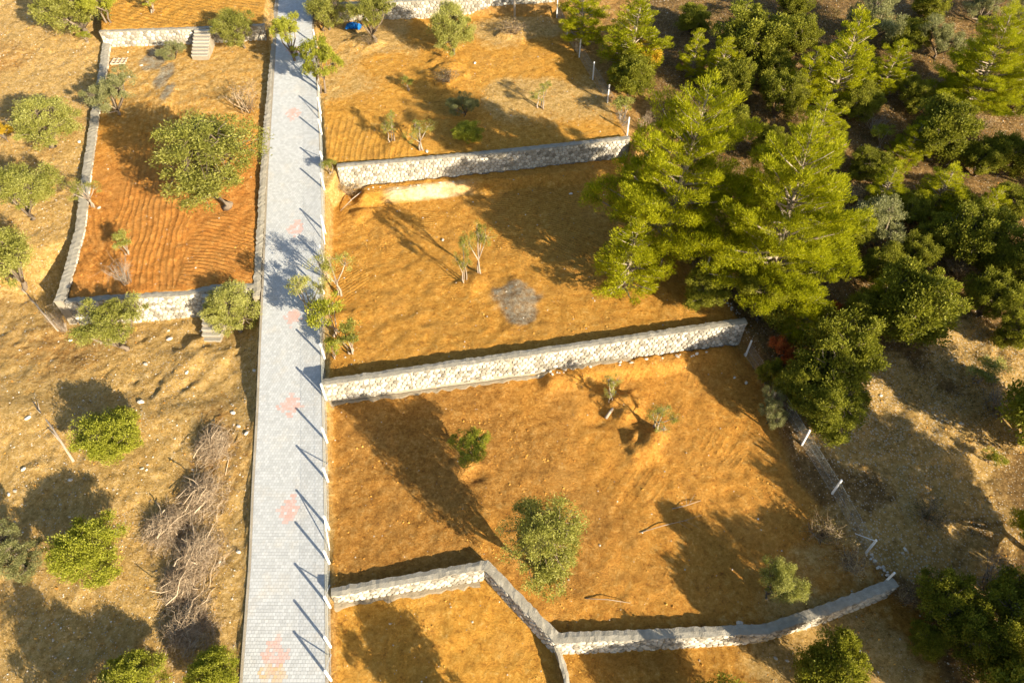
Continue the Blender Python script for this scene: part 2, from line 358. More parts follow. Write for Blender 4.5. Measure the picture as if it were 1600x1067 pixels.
    w6 = q3*.28*sm(fbm(X, Y, 3, 87, 2), .12, .3)*sm(X, 6, 9); ph = np.where(w6 > tw, (.8*X-.5*Y+warp)/.4, ph); tw = np.maximum(tw, w6)
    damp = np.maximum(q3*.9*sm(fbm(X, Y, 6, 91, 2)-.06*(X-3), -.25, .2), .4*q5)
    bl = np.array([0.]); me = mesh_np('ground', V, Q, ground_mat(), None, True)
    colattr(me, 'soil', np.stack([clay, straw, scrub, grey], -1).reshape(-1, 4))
    colattr(me, 'look', np.stack([red, pale, tw, damp], -1).reshape(-1, 4))
    a = me.attributes.new('phase', 'FLOAT', 'POINT'); a.data.foreach_set('value', ph.ravel().astype(np.float32))
    o = link('ground', me); tag(o, kind='structure'); return o
def ground_mat():
    m, t, b = newmat('earth'); g = nd(t, 'ShaderNodeNewGeometry'); co = g.outputs['Position']
    sp = attr(t, 'soil'); lk = attr(t, 'look')
    def split(a):
        s = nd(t, 'ShaderNodeSeparateColor'); t.links.new(a.outputs['Color'], s.inputs[0]); return list(s.outputs)[:3]+[a.outputs['Alpha']]
    clay, straw, scrub, grey = split(sp); red, pale, tw, damp = split(lk)
    n1 = tex_noise(t, co, .35, 6, .62); n2 = tex_noise(t, co, 2.2, 7, .65); n3 = tex_noise(t, co, 5.5, 7, .75); n4 = tex_noise(t, co, 26, 3, .7)
    mixn = math_(t, 'ADD', math_(t, 'MULTIPLY', n2, .40), math_(t, 'ADD', math_(t, 'MULTIPLY', n3, .45), math_(t, 'MULTIPLY', n4, .15)))
    base_ = ramp(t, mixn, [(.36, (.18, .085, .025)), (.5, (.46, .25, .07)), (.64, (.72, .47, .18))])
    clayc = ramp(t, mixn, [(.36, (.22, .09, .018)), (.46, (.58, .275, .042)), (.54, (.70, .365, .062)), (.66, (.88, .58, .20))])
    redc = ramp(t, mixn, [(.36, (.22, .065, .015)), (.46, (.54, .18, .04)), (.54, (.66, .25, .06)), (.66, (.84, .44, .17))])
    strawc = ramp(t, mixn, [(.36, (.20, .11, .03)), (.47, (.52, .32, .095)), (.54, (.68, .44, .155)), (.66, (.90, .68, .36))])
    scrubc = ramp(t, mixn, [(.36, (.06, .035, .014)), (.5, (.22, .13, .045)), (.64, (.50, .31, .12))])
    def f(v, a, bb): # noise-broken mask
        return math_(t, 'MULTIPLY', math_(t, 'SUBTRACT', math_(t, 'ADD', v, math_(t, 'MULTIPLY', math_(t, 'SUBTRACT', n2, .5), a)), bb), 2.2, True)
    c = mixc(t, clay, base_, clayc)
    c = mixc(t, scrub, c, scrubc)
    c = mixc(t, red, c, redc)
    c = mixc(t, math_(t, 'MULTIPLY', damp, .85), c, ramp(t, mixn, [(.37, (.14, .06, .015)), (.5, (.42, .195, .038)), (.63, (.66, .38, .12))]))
    c = mixc(t, f(straw, .9, .22), c, strawc)
    c = mixc(t, math_(t, 'MULTIPLY', math_(t, 'SUBTRACT', n1, .45), 1.6, True), c, mixc(t, .5, c, (.58, .34, .11)))
    c = mixc(t, pale, c, ramp(t, n2, [(.3, (.66, .42, .16)), (.6, (.88, .72, .45))]))
    c = mixc(t, math_(t, 'MULTIPLY', grey, math_(t, 'ADD', .25, n2)), c, ramp(t, mixn, [(.38, (.07, .06, .045)), (.5, (.27, .25, .19)), (.62, (.50, .47, .38))]))
    # small pale stones lying in the soil
    v = nd(t, 'ShaderNodeTexVoronoi'); v.inputs['Scale'].default_value = 5.5; t.links.new(co, v.inputs['Vector'])
    sz = math_(t, 'MULTIPLY', math_(t, 'ADD', scrub, math_(t, 'ADD', straw, .35)), .13)
    pick = math_(t, 'LESS_THAN', v.outputs['Distance'], math_(t, 'MULTIPLY', sz, math_(t, 'MULTIPLY', n1, 2)))
    c = mixc(t, math_(t, 'MULTIPLY', pick, .75), c, (.74, .66, .52))
    t.links.new(c, b.inputs['Base Color']); b.inputs['Roughness'].default_value = .95
    hgt = math_(t, 'ADD', math_(t, 'MULTIPLY', n3, .6), math_(t, 'MULTIPLY', n2, .7))
    vz = nd(t, 'ShaderNodeTexVoronoi'); vz.inputs['Scale'].default_value = 7; vz.feature = 'SMOOTH_F1'
    wp = nd(t, 'ShaderNodeVectorMath'); wp.operation = 'ADD'; t.links.new(co, wp.inputs[0]); nc = nd(t, 'ShaderNodeTexNoise'); nc.inputs['Scale'].default_value = 3.; t.links.new(co, nc.inputs['Vector']); t.links.new(nc.outputs['Color'], wp.inputs[1])
    t.links.new(wp.outputs[0], vz.inputs['Vector'])
    no = bump(t, math_(t, 'MULTIPLY', math_(t, 'SUBTRACT', 1., vz.outputs['Distance']), math_(t, 'ADD', .25, n1)), .10, 1.)
    no = bump(t, hgt, .30, 1., no)
    no = bump(t, n4, .09, 1., no)
    ph = attr(t, 'phase').outputs['Fac']
    wv = math_(t, 'SINE', math_(t, 'ADD', math_(t, 'MULTIPLY', ph, 6.2832), math_(t, 'MULTIPLY', n2, 3.5)))
    wv = math_(t, 'POWER', math_(t, 'ADD', math_(t, 'MULTIPLY', wv, .5), .5), 2.5)
    wv = math_(t, 'MULTIPLY', math_(t, 'MULTIPLY', wv, tw), math_(t, 'MULTIPLY', math_(t, 'ADD', n1, .1), math_(t, 'ADD', n3, .4)))
    no = bump(t, wv, .14, 1., no)
    t.links.new(no, b.inputs['Normal']); return m
build_terrain()
# ------------------------------------------------------------------ the paved lane
def paver_mat():
    m, t, b = newmat('concrete_pavers'); g = nd(t, 'ShaderNodeNewGeometry'); co = g.outputs['Position']
    a = attr(t, 'paint'); n = tex_noise(t, co, .8, 5); n2 = tex_noise(t, co, 14, 4)
    c = mixc(t, math_(t, 'MULTIPLY', n2, .35), a.outputs['Color'], (.50, .49, .45))
    c = mixc(t, math_(t, 'MULTIPLY', math_(t, 'SUBTRACT', n, .54), 1.6, True), c, (.56, .49, .38))
    t.links.new(c, b.inputs['Base Color']); b.inputs['Roughness'].default_value = .75
    t.links.new(bump(t, n2, .01), b.inputs['Normal']); return m
def build_road():
    ys = np.arange(3, 99, .5); V = []; Fc = []
    for y in ys:
        a, c, z = float(xL(y)), float(xR(y)), SL*y
        V += [(a, y, z-.3), (a, y, z+.022), (c, y, z+.022), (c, y, z-.3)]
    for i in range(len(ys)-1):
        for k in range(3): Fc.append((4*i+k, 4*i+4+k, 4*i+5+k, 4*i+1+k))
    mb = MB(); mb.add(V, Fc, .8)
    road = link('road', mb.mesh('road', M['joint'])); tag(road, kind='structure')
    rng = np.random.default_rng(4)
    dia = []
    for px, py, r in ((430, 1022, 1.0), (452, 797, .95), (455, 635, .95), (458, 495, .85), (461, 357, .9), (458, 178, .9), (460, 80, .8)):
        p = G(px, py); dia.append((p[0], p[1], r))
    st = G(425, 1052)
    V = []; Q = []; C = []; pw, pl = .21, .20
    y = 3.; row = 0
    while y < 98:
        a, c = float(xL(y)), float(xR(y)); wd = c-a-.36; n = int(round(wd/pw)); step = wd/n
        for k in range(-1, n):
            x0 = a+.18+(k+(.5 if row % 2 else 0))*step; x1 = x0+step
            x0 = max(x0, a+.18); x1 = min(x1, c-.18)
            if x1-x0 < .05: continue
            e = .007; z0 = SL*y-.0; zt = SL*y+.035+rng.uniform(-.003, .003); zt2 = zt+SL*pl; xm, ym = (x0+x1)/2, y+pl/2
            b = len(V)
            V += [(x0+e, y+e, z0), (x1-e, y+e, z0), (x1-e, y+pl-e, z0), (x0+e, y+pl-e, z0), (x0+e+.002, y+e+.002, zt), (x1-e-.002, y+e+.002, zt), (x1-e-.002, y+pl-e-.002, zt2), (x0+e+.002, y+pl-e-.002, zt2)]
            Q += [(b+4, b+5, b+6, b+7), (b, b+1, b+5, b+4), (b+1, b+2, b+6, b+5), (b+2, b+3, b+7, b+6), (b+3, b, b+4, b+7)]
            gq = rng.uniform(.37, .48); col = np.array([gq, gq*1.04, gq*1.06])
            for dx, dy, r in dia:
                if abs(xm-dx)/r+abs(ym-dy)/(r*1.35) < 1+rng.uniform(-.35, .10) and rng.random() < .85: qq = rng.uniform(.4, .8); col = np.array([.60, .27, .20])*qq+col*(1-qq)
            q = math.hypot((xm-st[0]), (ym-st[1])*1.6)
            if q < .8+rng.uniform(-.3, .2): qq = rng.uniform(.2, .8); col = np.array([.56, .34, .12])*qq+col*(1-qq)
            C += [col]*8
        y += pl; row += 1
    me = mesh_np('paving', V, Q, paver_mat()); colattr(me, 'paint', np.array(C))
    tag(link('pavers', me, road), kind='stuff')
    # flush concrete edging on both sides, in 1 m lengths
    for side, fx in ((0, xL), (1, xR)):
        y = 4.; mesh_cache = None
        while y < 97:
            x0 = float(fx(y)); x1 = float(fx(y+.98)); w0, w1 = (0.02, .165) if side == 0 else (-.165, -.02)
            z, z1 = SL*y, SL*(y+.98)
            mb = MB(); mb.hexa([(x0+w0, y, z-.2), (x0+w1, y, z-.2), (x1+w1, y+.98, z1-.2), (x1+w0, y+.98, z1-.2), (x0+w0, y, z+.05), (x0+w1, y, z+.05), (x1+w1, y+.98, z1+.05), (x1+w0, y+.98, z1+.05)], rng.uniform(.3, .7))
            link('edging_stone', mb.mesh('edging_stone', M['mortar'], loc=(x0, y, z)), road, (x0, y, z)); y += 1.
build_road()
# ------------------------------------------------------------------ rubble stone walls
def clip(poly, a, b, c):                                   # keep a*x+b*y<=c
    out = []
    for i in range(len(poly)):
        p, q = poly[i], poly[(i+1) % len(poly)]; dp = a*p[0]+b*p[1]-c; dq = a*q[0]+b*q[1]-c
        if dp <= 0: out.append(p)
        if dp*dq < 0: s = dp/(dp-dq); out.append((p[0]+s*(q[0]-p[0]), p[1]+s*(q[1]-p[1])))
    return out
def build_wall(wl, foot, label, group, seed, thick=.56, cell=.40, stones=True, drop=.5, name='stone_wall', limit=300, capmat='cap'):
    """wl: world front edge with dz of top; foot: dz of the visible ground at each point"""
    rng = np.random.default_rng(seed); n = len(wl)
    P = [np.array(p[:2]) for p in wl]; zt = [SL*min(p[1], 140)+p[2] for p in wl]; zf = [SL*min(p[1], 140)+f for p, f in zip(wl, foot)]
    back = offset(wl, thick); coref = offset(wl, .05)
    c0 = P[n//2]; root = thing(name, (c0[0], c0[1], zf[n//2]), label, 'stone wall', group)
    # core
    mb = MB()
    for i in range(n-1):
        mb.hexa([(*coref[i], zf[i]-drop), (*coref[i+1], zf[i+1]-drop), (*back[i+1], zf[i+1]-drop), (*back[i], zf[i]-drop),
                 (*coref[i], zt[i]-.08), (*coref[i+1], zt[i+1]-.08), (*back[i+1], zt[i+1]-.08), (*back[i], zt[i]-.08)], .5)
    link('mortar_core', mb.mesh('mortar_core', M['mortar'], loc=root.location), root, root.location)
    # uneven cast cap
    capf = offset(wl, -.03); capb = offset(wl, thick+.03); V = []; Fc = []; T = []
    for i in range(n-1):
        L = np.linalg.norm(P[i+1]-P[i]); m = max(2, int(L/.22))
        for k in range(m+(1 if i == n-2 else 0)):
            s = k/m; a = capf[i]*(1-s)+capf[i+1]*s; b = capb[i]*(1-s)+capb[i+1]*s; z = zt[i]*(1-s)+zt[i+1]*s
            d = (b-a)/np.linalg.norm(b-a); a = a+d*rng.uniform(-.04, .07); b = b-d*rng.uniform(-.04, .07); mm = (a+b)/2
            V += [(*a, z-.10), (*a, z-rng.uniform(.0, .05)), (*mm, z+rng.uniform(-.01, .035)), (*b, z-rng.uniform(0, .05)), (*b, z-.10)]
    K = len(V)//5
    for i in range(K-1):
        for k in range(5): Fc.append((5*i+k, 5*i+(k+1) % 5, 5*i+5+(k+1) % 5, 5*i+5+k)[::-1])
    Fc += [(4, 3, 2, 1, 0)[::-1], tuple(5*(K-1)+k for k in range(5))[::-1]]
    mb = MB(); mb.add(V, Fc, .5); me = mb.mesh('cap', M[capmat], loc=root.location); link('cap', me, root, root.location)
    if not stones: return root
    cells = []
    for i in range(n-1):
        e = P[i+1]-P[i]; L = np.linalg.norm(e); e = e/L; nrm = np.array([e[1], -e[0]])
        h0, h1 = zt[i]-.10-zf[i]+.15, zt[i+1]-.10-zf[i+1]+.15
        pts = []; rows = int(max(h0, h1)/(cell*.78))+2; cols = int(L/cell)+2
        for r in range(rows):
            for c in range(cols): pts.append(((c+.5*(r % 2)+rng.uniform(-.3, .3))*cell, (r+.4+rng.uniform(-.3, .3))*cell*.78))
        pts = np.array(pts)
        for a in pts:
            if a[0] < 0 or a[0] > L or a[1] > h0+(h1-h0)*a[0]/L: continue
            poly = [(a[0]-1, a[1]-1), (a[0]+1, a[1]-1), (a[0]+1, a[1]+1), (a[0]-1, a[1]+1)]
            d = pts-a; near = pts[(np.hypot(d[:, 0], d[:, 1]) < 1.1) & (np.hypot(d[:, 0], d[:, 1]) > 1e-6)]
            for b in near:
                nx, ny = b-a; poly = clip(poly, nx, ny, (b@b-a@a)/2)
                if not poly: break
            if not poly: continue
            for cc in ((-1, 0, -.01), (1, 0, L-.01), (0, -1, 0), (-(h1-h0)/L, 1, h0)): poly = clip(poly, *cc) if poly else poly
            if len(poly) < 3: continue
            q = np.array(poly); ce = q.mean(0); ar = .5*abs(np.dot(q[:, 0], np.roll(q[:, 1], 1))-np.dot(q[:, 1], np.roll(q[:, 0], 1)))
            if ar < .015: continue
            q2 = []                                            # cut the corners so the stone is rounded
            for k in range(len(q)):
                p0, p1, p2 = q[k-1], q[k], q[(k+1) % len(q)]; q2 += [p1*.7+p0*.3, p1*.7+p2*.3]
            q = np.array(q2); r = math.sqrt(ar); q = ce+(q-ce)*(1-.032/r)
            zc = zt[i]+(zt[i+1]-zt[i])*ce[0]/L-.10-ce[1]; cp = P[i]+e*ce[0]
            slope = (zt[i+1]-zt[i])/L
            def pt(uv, out): uu, vv = uv; xy = P[i]+e*uu+nrm*out; return (xy[0], xy[1], zt[i]+slope*uu-.10-vv)
            out = rng.uniform(.0, .035); m = len(q)
            V = [pt(p, -.06) for p in q]+[pt(p, -.012+out*.5) for p in ce+(q-ce)*.96]+[pt(p, .018+out) for p in ce+(q-ce)*.68]
            Fc = [(k, (k+1) % m, m+(k+1) % m, m+k)[::-1] for k in range(m)]+[(m+k, m+(k+1) % m, 2*m+(k+1) % m, 2*m+k)[::-1] for k in range(m)]+[tuple(2*m+k for k in range(m))[::-1]]
            cells.append((ar/((cp[0])**2+(cp[1])**2+CH**2), V, Fc, rng.uniform(0, 1), (cp[0], cp[1], zc)))
    cells.sort(key=lambda c: -c[0])
    for c in cells[:limit]:
        mb = MB(); mb.add(c[1], c[2], c[3]); link('stone', mb.mesh('stone', M['stone'], loc=c[4]), root, c[4])
    if len(cells) > limit:
        mb = MB()
        for c in cells[limit:]: mb.add(c[1], c[2], c[3])
        tag(link('stone', mb.mesh('stone', M['stone'], loc=root.location), root, root.location), kind='stuff')
    return root
GW = 'rubble stone retaining walls between the terraces'
build_wall(wall_B, [-.4, -.5, -.65, -.85, -1.05], 'long pale stone retaining wall in full sun crossing the middle of the clay plots', GW, 11)
build_wall(wall_A, [-1.05, -1.05, -1.05, -1.1], 'stone wall above the pale cut bank, half dappled with tree shade, ending at the big pines', GW, 12)
build_wall(wall_C, [-.45, -.5, -.7, -1.2, -1.0, -.7, -.85, -.9], 'zigzag stone wall along the bottom of the lowest plot, kinked beside the round olive tree', GW, 13)
build_wall(wall_N, [-.85, -.85, -.9, -1.0], 'stone wall at the far top edge behind the upright olive tree', GW, 14, cell=.46)
build_wall(wall_E, [-.95, -.9, -.8], 'short stone wall behind the wooden pallet with stairs running down from it', GW, 15, cell=.44)
build_wall(wall_D, [-2.7, -2.6, -2.4, -2.3, -2.0], 'tall stone wall below the red furrowed plot, partly hidden by two olive trees', GW, 16)
build_wall(wall_G, [.12, .05, -.1, -.35, -.7, -.95, -.95], 'narrow mortar topped wall along the left side of the red furrowed plot', GW, 17, thick=.72, drop=3.2, limit=150)
build_wall(wall_F, [-.04]*7, 'low wall with flat concrete top along the left side of the paved lane', GW, 18, thick=.52, drop=1.6, stones=False)
build_wall(wall_low, [-.5, -.6, -.8], 'short low concrete kerb wall running down from the kink of the zigzag wall', None, 19, thick=.3, stones=False, name='kerb_wall')
# mortar footings at the foot of walls B and C
def footing(wl, foot, a, b, label):
    rng = np.random.default_rng(5); f = offset(wl, -.01); n = len(wl); P = []; 
    for i in range(n-1):
        L = np.linalg.norm(f[i+1]-f[i]); m = max(2, int(L/.35))
        for k in range(m): s = k/m; P.append((f[i]*(1-s)+f[i+1]*s, (wl[i][1]*(1-s)+wl[i+1][1]*s)*SL+foot[i]*(1-s)+foot[i+1]*s, i))
    V = []; Fc = []
    for p, z, i in P:
        e = f[i+1]-f[i]; e /= np.linalg.norm(e); nr = np.array([e[1], -e[0]]); o = rng.uniform(a, b); q = p+nr*o; zz = hz(q[0], q[1])
        V += [(p[0], p[1], hz(*(p+nr*.2))+.10), (*(p+nr*o*.6), hz(*(p+nr*o*.6))+.05), (q[0], q[1], zz-.05)]
    for i in range(len(P)-1):
        for k in range(2): Fc.append((3*i+k, 3*i+k+1, 3*i+4+k, 3*i+3+k))
    mb = MB(); mb.add(V, Fc, .5); o = link('wall_footing', mb.mesh('wall_footing', M['plaster'])); tag(o, label, 'footing')
footing(wall_B[:4], [-.4, -.5, -.65, -.85], .15, .5, 'rough grey mortar strip along the foot of the long middle wall')
footing(wall_C[:3], [-.45, -.5, -.7], .2, .55, 'rough grey mortar strip at the foot of the zigzag wall beside the lane')
# ------------------------------------------------------------------ stairs
def stairs(px, top_wl, width, drop, run, n, label, toff=0.):
    pz = top_wl; x, y, z = pz
    root = thing('stone_staircase', (x, y-run, z-drop), label, 'stairs'); rng = np.random.default_rng(3)
    for k in range(n):
        y1 = y-run*k/n; y0 = y-run*(k+1)/n; zt = z-drop*k/n-.02
        mb = MB(); mb.box((x, (y0+y1)/2, zt-.06), (width+rng.uniform(-.03, .03), (y1-y0)+.03, .12), rng.uniform(-.01, .01), rng.uniform(.2, .6))
        link('tread', mb.mesh('tread', M['stone'], loc=(x, y0, zt)), root, (x, y0, zt))
        mb = MB(); mb.box((x, (y0+y1)/2, zt-.12-(drop+.8)/2), (width-.06, (y1-y0)-.002, drop+.8), 0, rng.uniform(.2, .6))
        link('riser', mb.mesh('riser', M['mortar'], loc=(x, y0, zt)), root, (x, y0, zt))
pe = G(317, 46, .75); stairs(0, (pe[0], pe[1]-.02, pe[2]+.02), 1.75, 1.65, 2.9, 8, 'stone stairs going down from the wall behind the wooden pallet')
pe = G(331, 458, .3); stairs(0, (pe[0], pe[1]-.04, pe[2]-.05), 1.5, 2.6, 2.9, 9, 'stone stairs below the red plot, half hidden by the olive tree beside the lane')
# ------------------------------------------------------------------ fences
def fence(name, label, pts, braces, hpost=1.8, mesh=True, tint=.8, arm=0.):
    """pts: world (x,y,z) of post feet"""
    root = thing(name, pts[len(pts)//2], label, 'fence'); rng = np.random.default_rng(len(pts))
    for i, p in enumerate(pts):
        mb = MB(); q = np.array(p); lean = rng.uniform(-.03, .03, 2)
        a = .055; tp = q+[lean[0], lean[1], hpost]
        mb.hexa([(q[0]-a, q[1]-a, q[2]-.4), (q[0]+a, q[1]-a, q[2]-.4), (q[0]+a, q[1]+a, q[2]-.4), (q[0]-a, q[1]+a, q[2]-.4),
                 (tp[0]-a, tp[1]-a, tp[2]), (tp[0]+a, tp[1]-a, tp[2]), (tp[0]+a, tp[1]+a, tp[2]), (tp[0]-a, tp[1]+a, tp[2])], tint)
        link('post', mb.mesh('post', M['white'], loc=p), root, p)
        for dy in braces.get(i, ()):                          # raking strut to the next or the previous post line
            j = min(max(i+dy, 0), len(pts)-1); r = np.array(pts[j]); u = (r-q)/np.linalg.norm(r-q)*1.45 if j != i else np.array([0, -1.4, -.2])
            mb = MB(); mb.tube([q+[0, 0, hpost-.12], q+u+[0, 0, -.15]], .04, 4, tint); link('brace', mb.mesh('brace', M['white'], loc=p), root, p)
    if mesh:
        mb = MB(); r = .0022
        for i in range(len(pts)-1):
            A, B = np.array(pts[i]), np.array(pts[i+1]); L = np.linalg.norm(B-A); n = int(L/.16); hh = 1.45
            for k in range(-int(hh/.16), n):
                for sgn in (0, 1):
                    a0 = max(0, k); a1 = min(n, k+int(hh/.16))
                    if a1 <= a0: continue
                    z0, z1 = (a0-k)*.16, (a1-k)*.16
                    if sgn: z0, z1 = hh-z0, hh-z1
                    pa = A+(B-A)*a0/n+[0, 0, z0+.05]; pb = A+(B-A)*a1/n+[0, 0, z1+.05]; mb.tube([pa, pb], r, 3, rng.uniform(.3, .9))
            for zz in (.05, .75, 1.5): mb.tube([A+[0, 0, zz], B+[0, 0, zz]], .006, 3, .6)
        tag(link('wire_mesh', mb.mesh('wire_mesh', M['wire'], loc=root.location), root, root.location), kind='stuff')
    return root
def roadside(y): p = G(500, y); return (float(xR(p[1]))+.16, p[1], SL*p[1]-.02)
fy = [1062, 1010, 948, 880, 826, 752, 690, 623, 560, 508, 458, 408, 362, 296, 262, 212, 178, 145, 108, 72]
fp = [roadside(y) for y in fy]
fence('lane_fence', 'white concrete post and wire fence along the right edge of the paved lane', fp, {0: (1,), 2: (1,), 4: (-1,), 5: (1,), 7: (1,), 9: (1,), 12: (-1,), 14: (1,), 16: (-1,)}, 1.75)
f2 = [GT(*p) for p in ((870, 28), (886, 60), (905, 90), (926, 125), (949, 161), (980, 212))]
fence('boundary_fence', 'white post and wire fence climbing the right side of the uppermost plot', [tuple(p) for p in f2], {5: (-1,)}, 1.9)
f3 = [GT(*p) for p in ((1168, 548), (1208, 622), (1253, 695), (1300, 771), (1353, 864))]
fence('boundary_fence', 'post and wire fence between the lowest clay plot and the dry hillside', [tuple(p) for p in f3], {4: (-1,)}, 1.8)
f4 = [GT(1388, 906, .6), GT(1389, 905, .6)]
q = GT(1388, 903, .9); mb = MB(); mb.tube([(q[0], q[1], q[2]-.2), (q[0]+.05, q[1], q[2]+1.7)], .08, 4, .8)
tag(link('fence_post', mb.mesh('fence_post', M['white'])), 'lone white concrete post at the right end of the zigzag wall', 'post')
q = GT(1103, 422, .0); mb = MB(); mb.tube([(q[0], q[1], q[2]-.2), (q[0]+.05, q[1], q[2]+1.9)], .075, 4, .8)
tag(link('fence_post', mb.mesh('fence_post', M['white'])), 'single pale post standing in shade below the two big pines', 'post')
# ------------------------------------------------------------------ vegetation
RG = np.random.default_rng(7)
def unit(v): return v/(np.linalg.norm(v, axis=-1, keepdims=True)+1e-9)
def leaves_mesh(name, C, D, L, Wd, tint, mat, rng):
    n = len(C); D = unit(D); S = unit(np.cross(D, rng.normal(size=(n, 3)))); L = np.broadcast_to(L, n)[:, None]; Wd = np.broadcast_to(Wd, n)[:, None]
    V = np.stack([C-D*L*.5, C+S*Wd*.5+D*L*.05, C+D*L*.5, C-S*Wd*.5+D*L*.05], 1).reshape(-1, 3)
    Q = np.arange(4*n).reshape(n, 4); return mesh_np(name, V, Q, mat, np.repeat(tint, 4))
def ball(rng, n, shell=.5):
    v = unit(rng.normal(size=(n, 3))); return v*(rng.random(n)**(1/3.)*(1-shell)+shell*rng.random(n)**.15)[:, None]
def broadleaf(seed, h, w, nl, nc, per, mat, bark, cr=.42, leaf=(.15, .06), base_h=.22, up=.4, trunks=1, droop=0., flat=1., dense=0):
    """crown of leaf clumps carried on limbs"""
    rng = np.random.default_rng(seed); mb = MB(); C = []; D = []; T = []
    zc = h*(base_h+(1-base_h)*.5); rz = h*(1-base_h)*.5
    lobes = []
    for k in range(nl):
        a = 2*math.pi*(k+rng.uniform(-.3, .3))/nl; r = w*.5*rng.uniform(.32, .60 if dense else .76) if k else w*.06
        lobes.append(np.array([r*math.cos(a), r*math.sin(a), zc+rz*rng.uniform(-.45, .55)*(1 if k else .2)+(.35*rz if k == 0 else 0)]))
    roots = [np.array([rng.uniform(-.12, .12)*w*(trunks > 1), rng.uniform(-.12, .12)*w*(trunks > 1), -.15]) for _ in range(trunks)]
    forks = [r+np.array([rng.uniform(-.05, .05)*w, rng.uniform(-.05, .05)*w, h*base_h*rng.uniform(.8, 1.1)+.15]) for r in roots]
    tr = (.024 if h > 6 else .035)*h/math.sqrt(trunks)
    for r, f in zip(roots, forks): mb.tube([r, (r+f)/2+rng.normal(0, .03*w, 3)*[1, 1, 0], f], [tr*1.4, tr, tr*.85], 7, rng.uniform(.3, .7))
    for li, lc in enumerate(lobes):
        f = forks[li % trunks]; m1 = (f+lc)/2+rng.normal(0, .04*w, 3); mb.tube([f, m1, lc], [tr*.7, tr*.5, tr*.3], 5, rng.uniform(.3, .8))
        lr = w*(rng.uniform(.19, .27) if dense else rng.uniform(.14, .26))
        for c in range(nc//nl):
            cc = lc+ball(rng, 1, .4)[0]*[lr, lr, lr*.85*flat]
            mb.tube([lc*.7+m1*.3, (lc+cc)/2+rng.normal(0, .03*w, 3), cc], [tr*.22, tr*.15, tr*.07], 3, rng.uniform(.3, .8))
            n = int(per*rng.uniform(.35, 1.35)); rr = cr*rng.uniform(.5, 1.1); b = ball(rng, n, .1); b = np.where(rng.random((n, 1)) < .3, b*1.45, b)
            C.append(cc+b*[rr, rr, rr*.8]+[0, 0, -droop*rr]); D.append(b*1.0+rng.normal(0, .55, (n, 3))+[0, 0, up-droop])
            T.append(np.clip(rng.normal(rng.uniform(.35, .65), .17, n), 0, 1))
    for c in range(nc//3 if dense else 0):
        cc = np.array([0, 0, zc+.12*rz])+ball(rng, 1, .55)[0]*[w*.36, w*.36, rz*.85]; n = int(per*rng.uniform(.35, 1.2)); rr = cr*rng.uniform(.5, 1.1); b = ball(rng, n, .1); b = np.where(rng.random((n, 1)) < .3, b*1.5, b)
        mb.tube([lobes[0], (lobes[0]+cc)/2+rng.normal(0, .03*w, 3), cc], [tr*.25, tr*.15, tr*.07], 3, .5)
        C.append(cc+b*[rr, rr, rr*.8]); D.append(b+rng.normal(0, .55, (n, 3))+[0, 0, up]); T.append(np.clip(rng.normal(rng.uniform(.35, .65), .17, n), 0, 1))
    C = np.concatenate(C); D = np.concatenate(D); T = np.concatenate(T); n = len(C)
    lf = leaves_mesh('crown', C, D, leaf[0]*rng.uniform(.6, 1.15, n), leaf[1]*rng.uniform(.6, 1.15, n), T, LM[mat], rng)
    return ('trunk', mb.mesh('trunk', M[bark], True)), ('crown', lf), float(np.percentile(C[:, 2], 99)), float(np.percentile(np.hypot(C[:, 0], C[:, 1]), 93))*2
def conifer(seed, h, w, whorls, per, mat, tufts=60, narrow=1., leaf=(.24, .05), bare=.08, tuft_r=.34):
    rng = np.random.default_rng(seed); mb = MB(); C = []; D = []; T = []
    bend = rng.normal(0, .03*h, 2); tp = lambda s: np.array([bend[0]*s*s, bend[1]*s*s, h*s])
    mb.tube([tp(s)+[0, 0, -.2*(s == 0)] for s in np.linspace(0, .98, 8)], [.022*h*(1-s)+.02 for s in np.linspace(0, .98, 8)], 8, .5)
    for k in range(whorls):
        s = bare+(1-bare)*(k+rng.uniform(0, .7))/whorls; c = tp(min(s, .98)); prof = (1-s)**.75*narrow*(.5+.5*min(1, s/.2)) + .03
        nb = max(3, int(6*(1-s*.4))); a0 = rng.uniform(0, 6.28)
        for b in range(nb):
            a = a0+2*math.pi*b/nb+rng.uniform(-.3, .3); L = w*.5*prof*rng.uniform(.6, 1.15)+.15; el = rng.uniform(.05, .4)+.6*s
            d = np.array([math.cos(a), math.sin(a), math.tan(min(el, 1.1))]); tip = c+d*L; m1 = (c+tip)/2+[0, 0, -.06*L]
            mb.tube([c, m1, tip], [.012*h*(1-s)+.012, .007*h*(1-s)+.01, .008], 4, rng.uniform(.4, .9))
            nt_ = max(2, int(L*L*per*.32+L*per*.5))
            for q in range(nt_):
                u = rng.uniform(.25, 1.03)**.7; sp = (1-u*.55)*L*.42; o = np.array([-math.sin(a), math.cos(a), 0])*rng.uniform(-1, 1)*sp
                cc = c*(1-u)+tip*u+o+[0, 0, rng.uniform(-.08, .22)]; n = int(tufts*rng.uniform(.6, 1.3)); rr = tuft_r*rng.uniform(.6, 1.2); bb = ball(rng, n, .2)
                C.append(cc+bb*[rr, rr, rr*.75]); D.append(bb+d*.5+rng.normal(0, .35, (n, 3))+[0, 0, .7]); T.append(np.clip(rng.normal(rng.uniform(.35, .65), .15, n), 0, 1))
    C = np.concatenate(C); D = np.concatenate(D); T = np.concatenate(T); n = len(C)
    lf = leaves_mesh('crown', C, D, leaf[0]*rng.uniform(.7, 1.3, n), leaf[1]*rng.uniform(.7, 1.3, n), T, LM[mat], rng)
    return ('trunk', mb.mesh('trunk', M['palebark'], True)), ('crown', lf), h, float(np.percentile(np.hypot(C[:, 0], C[:, 1]), 94))*2
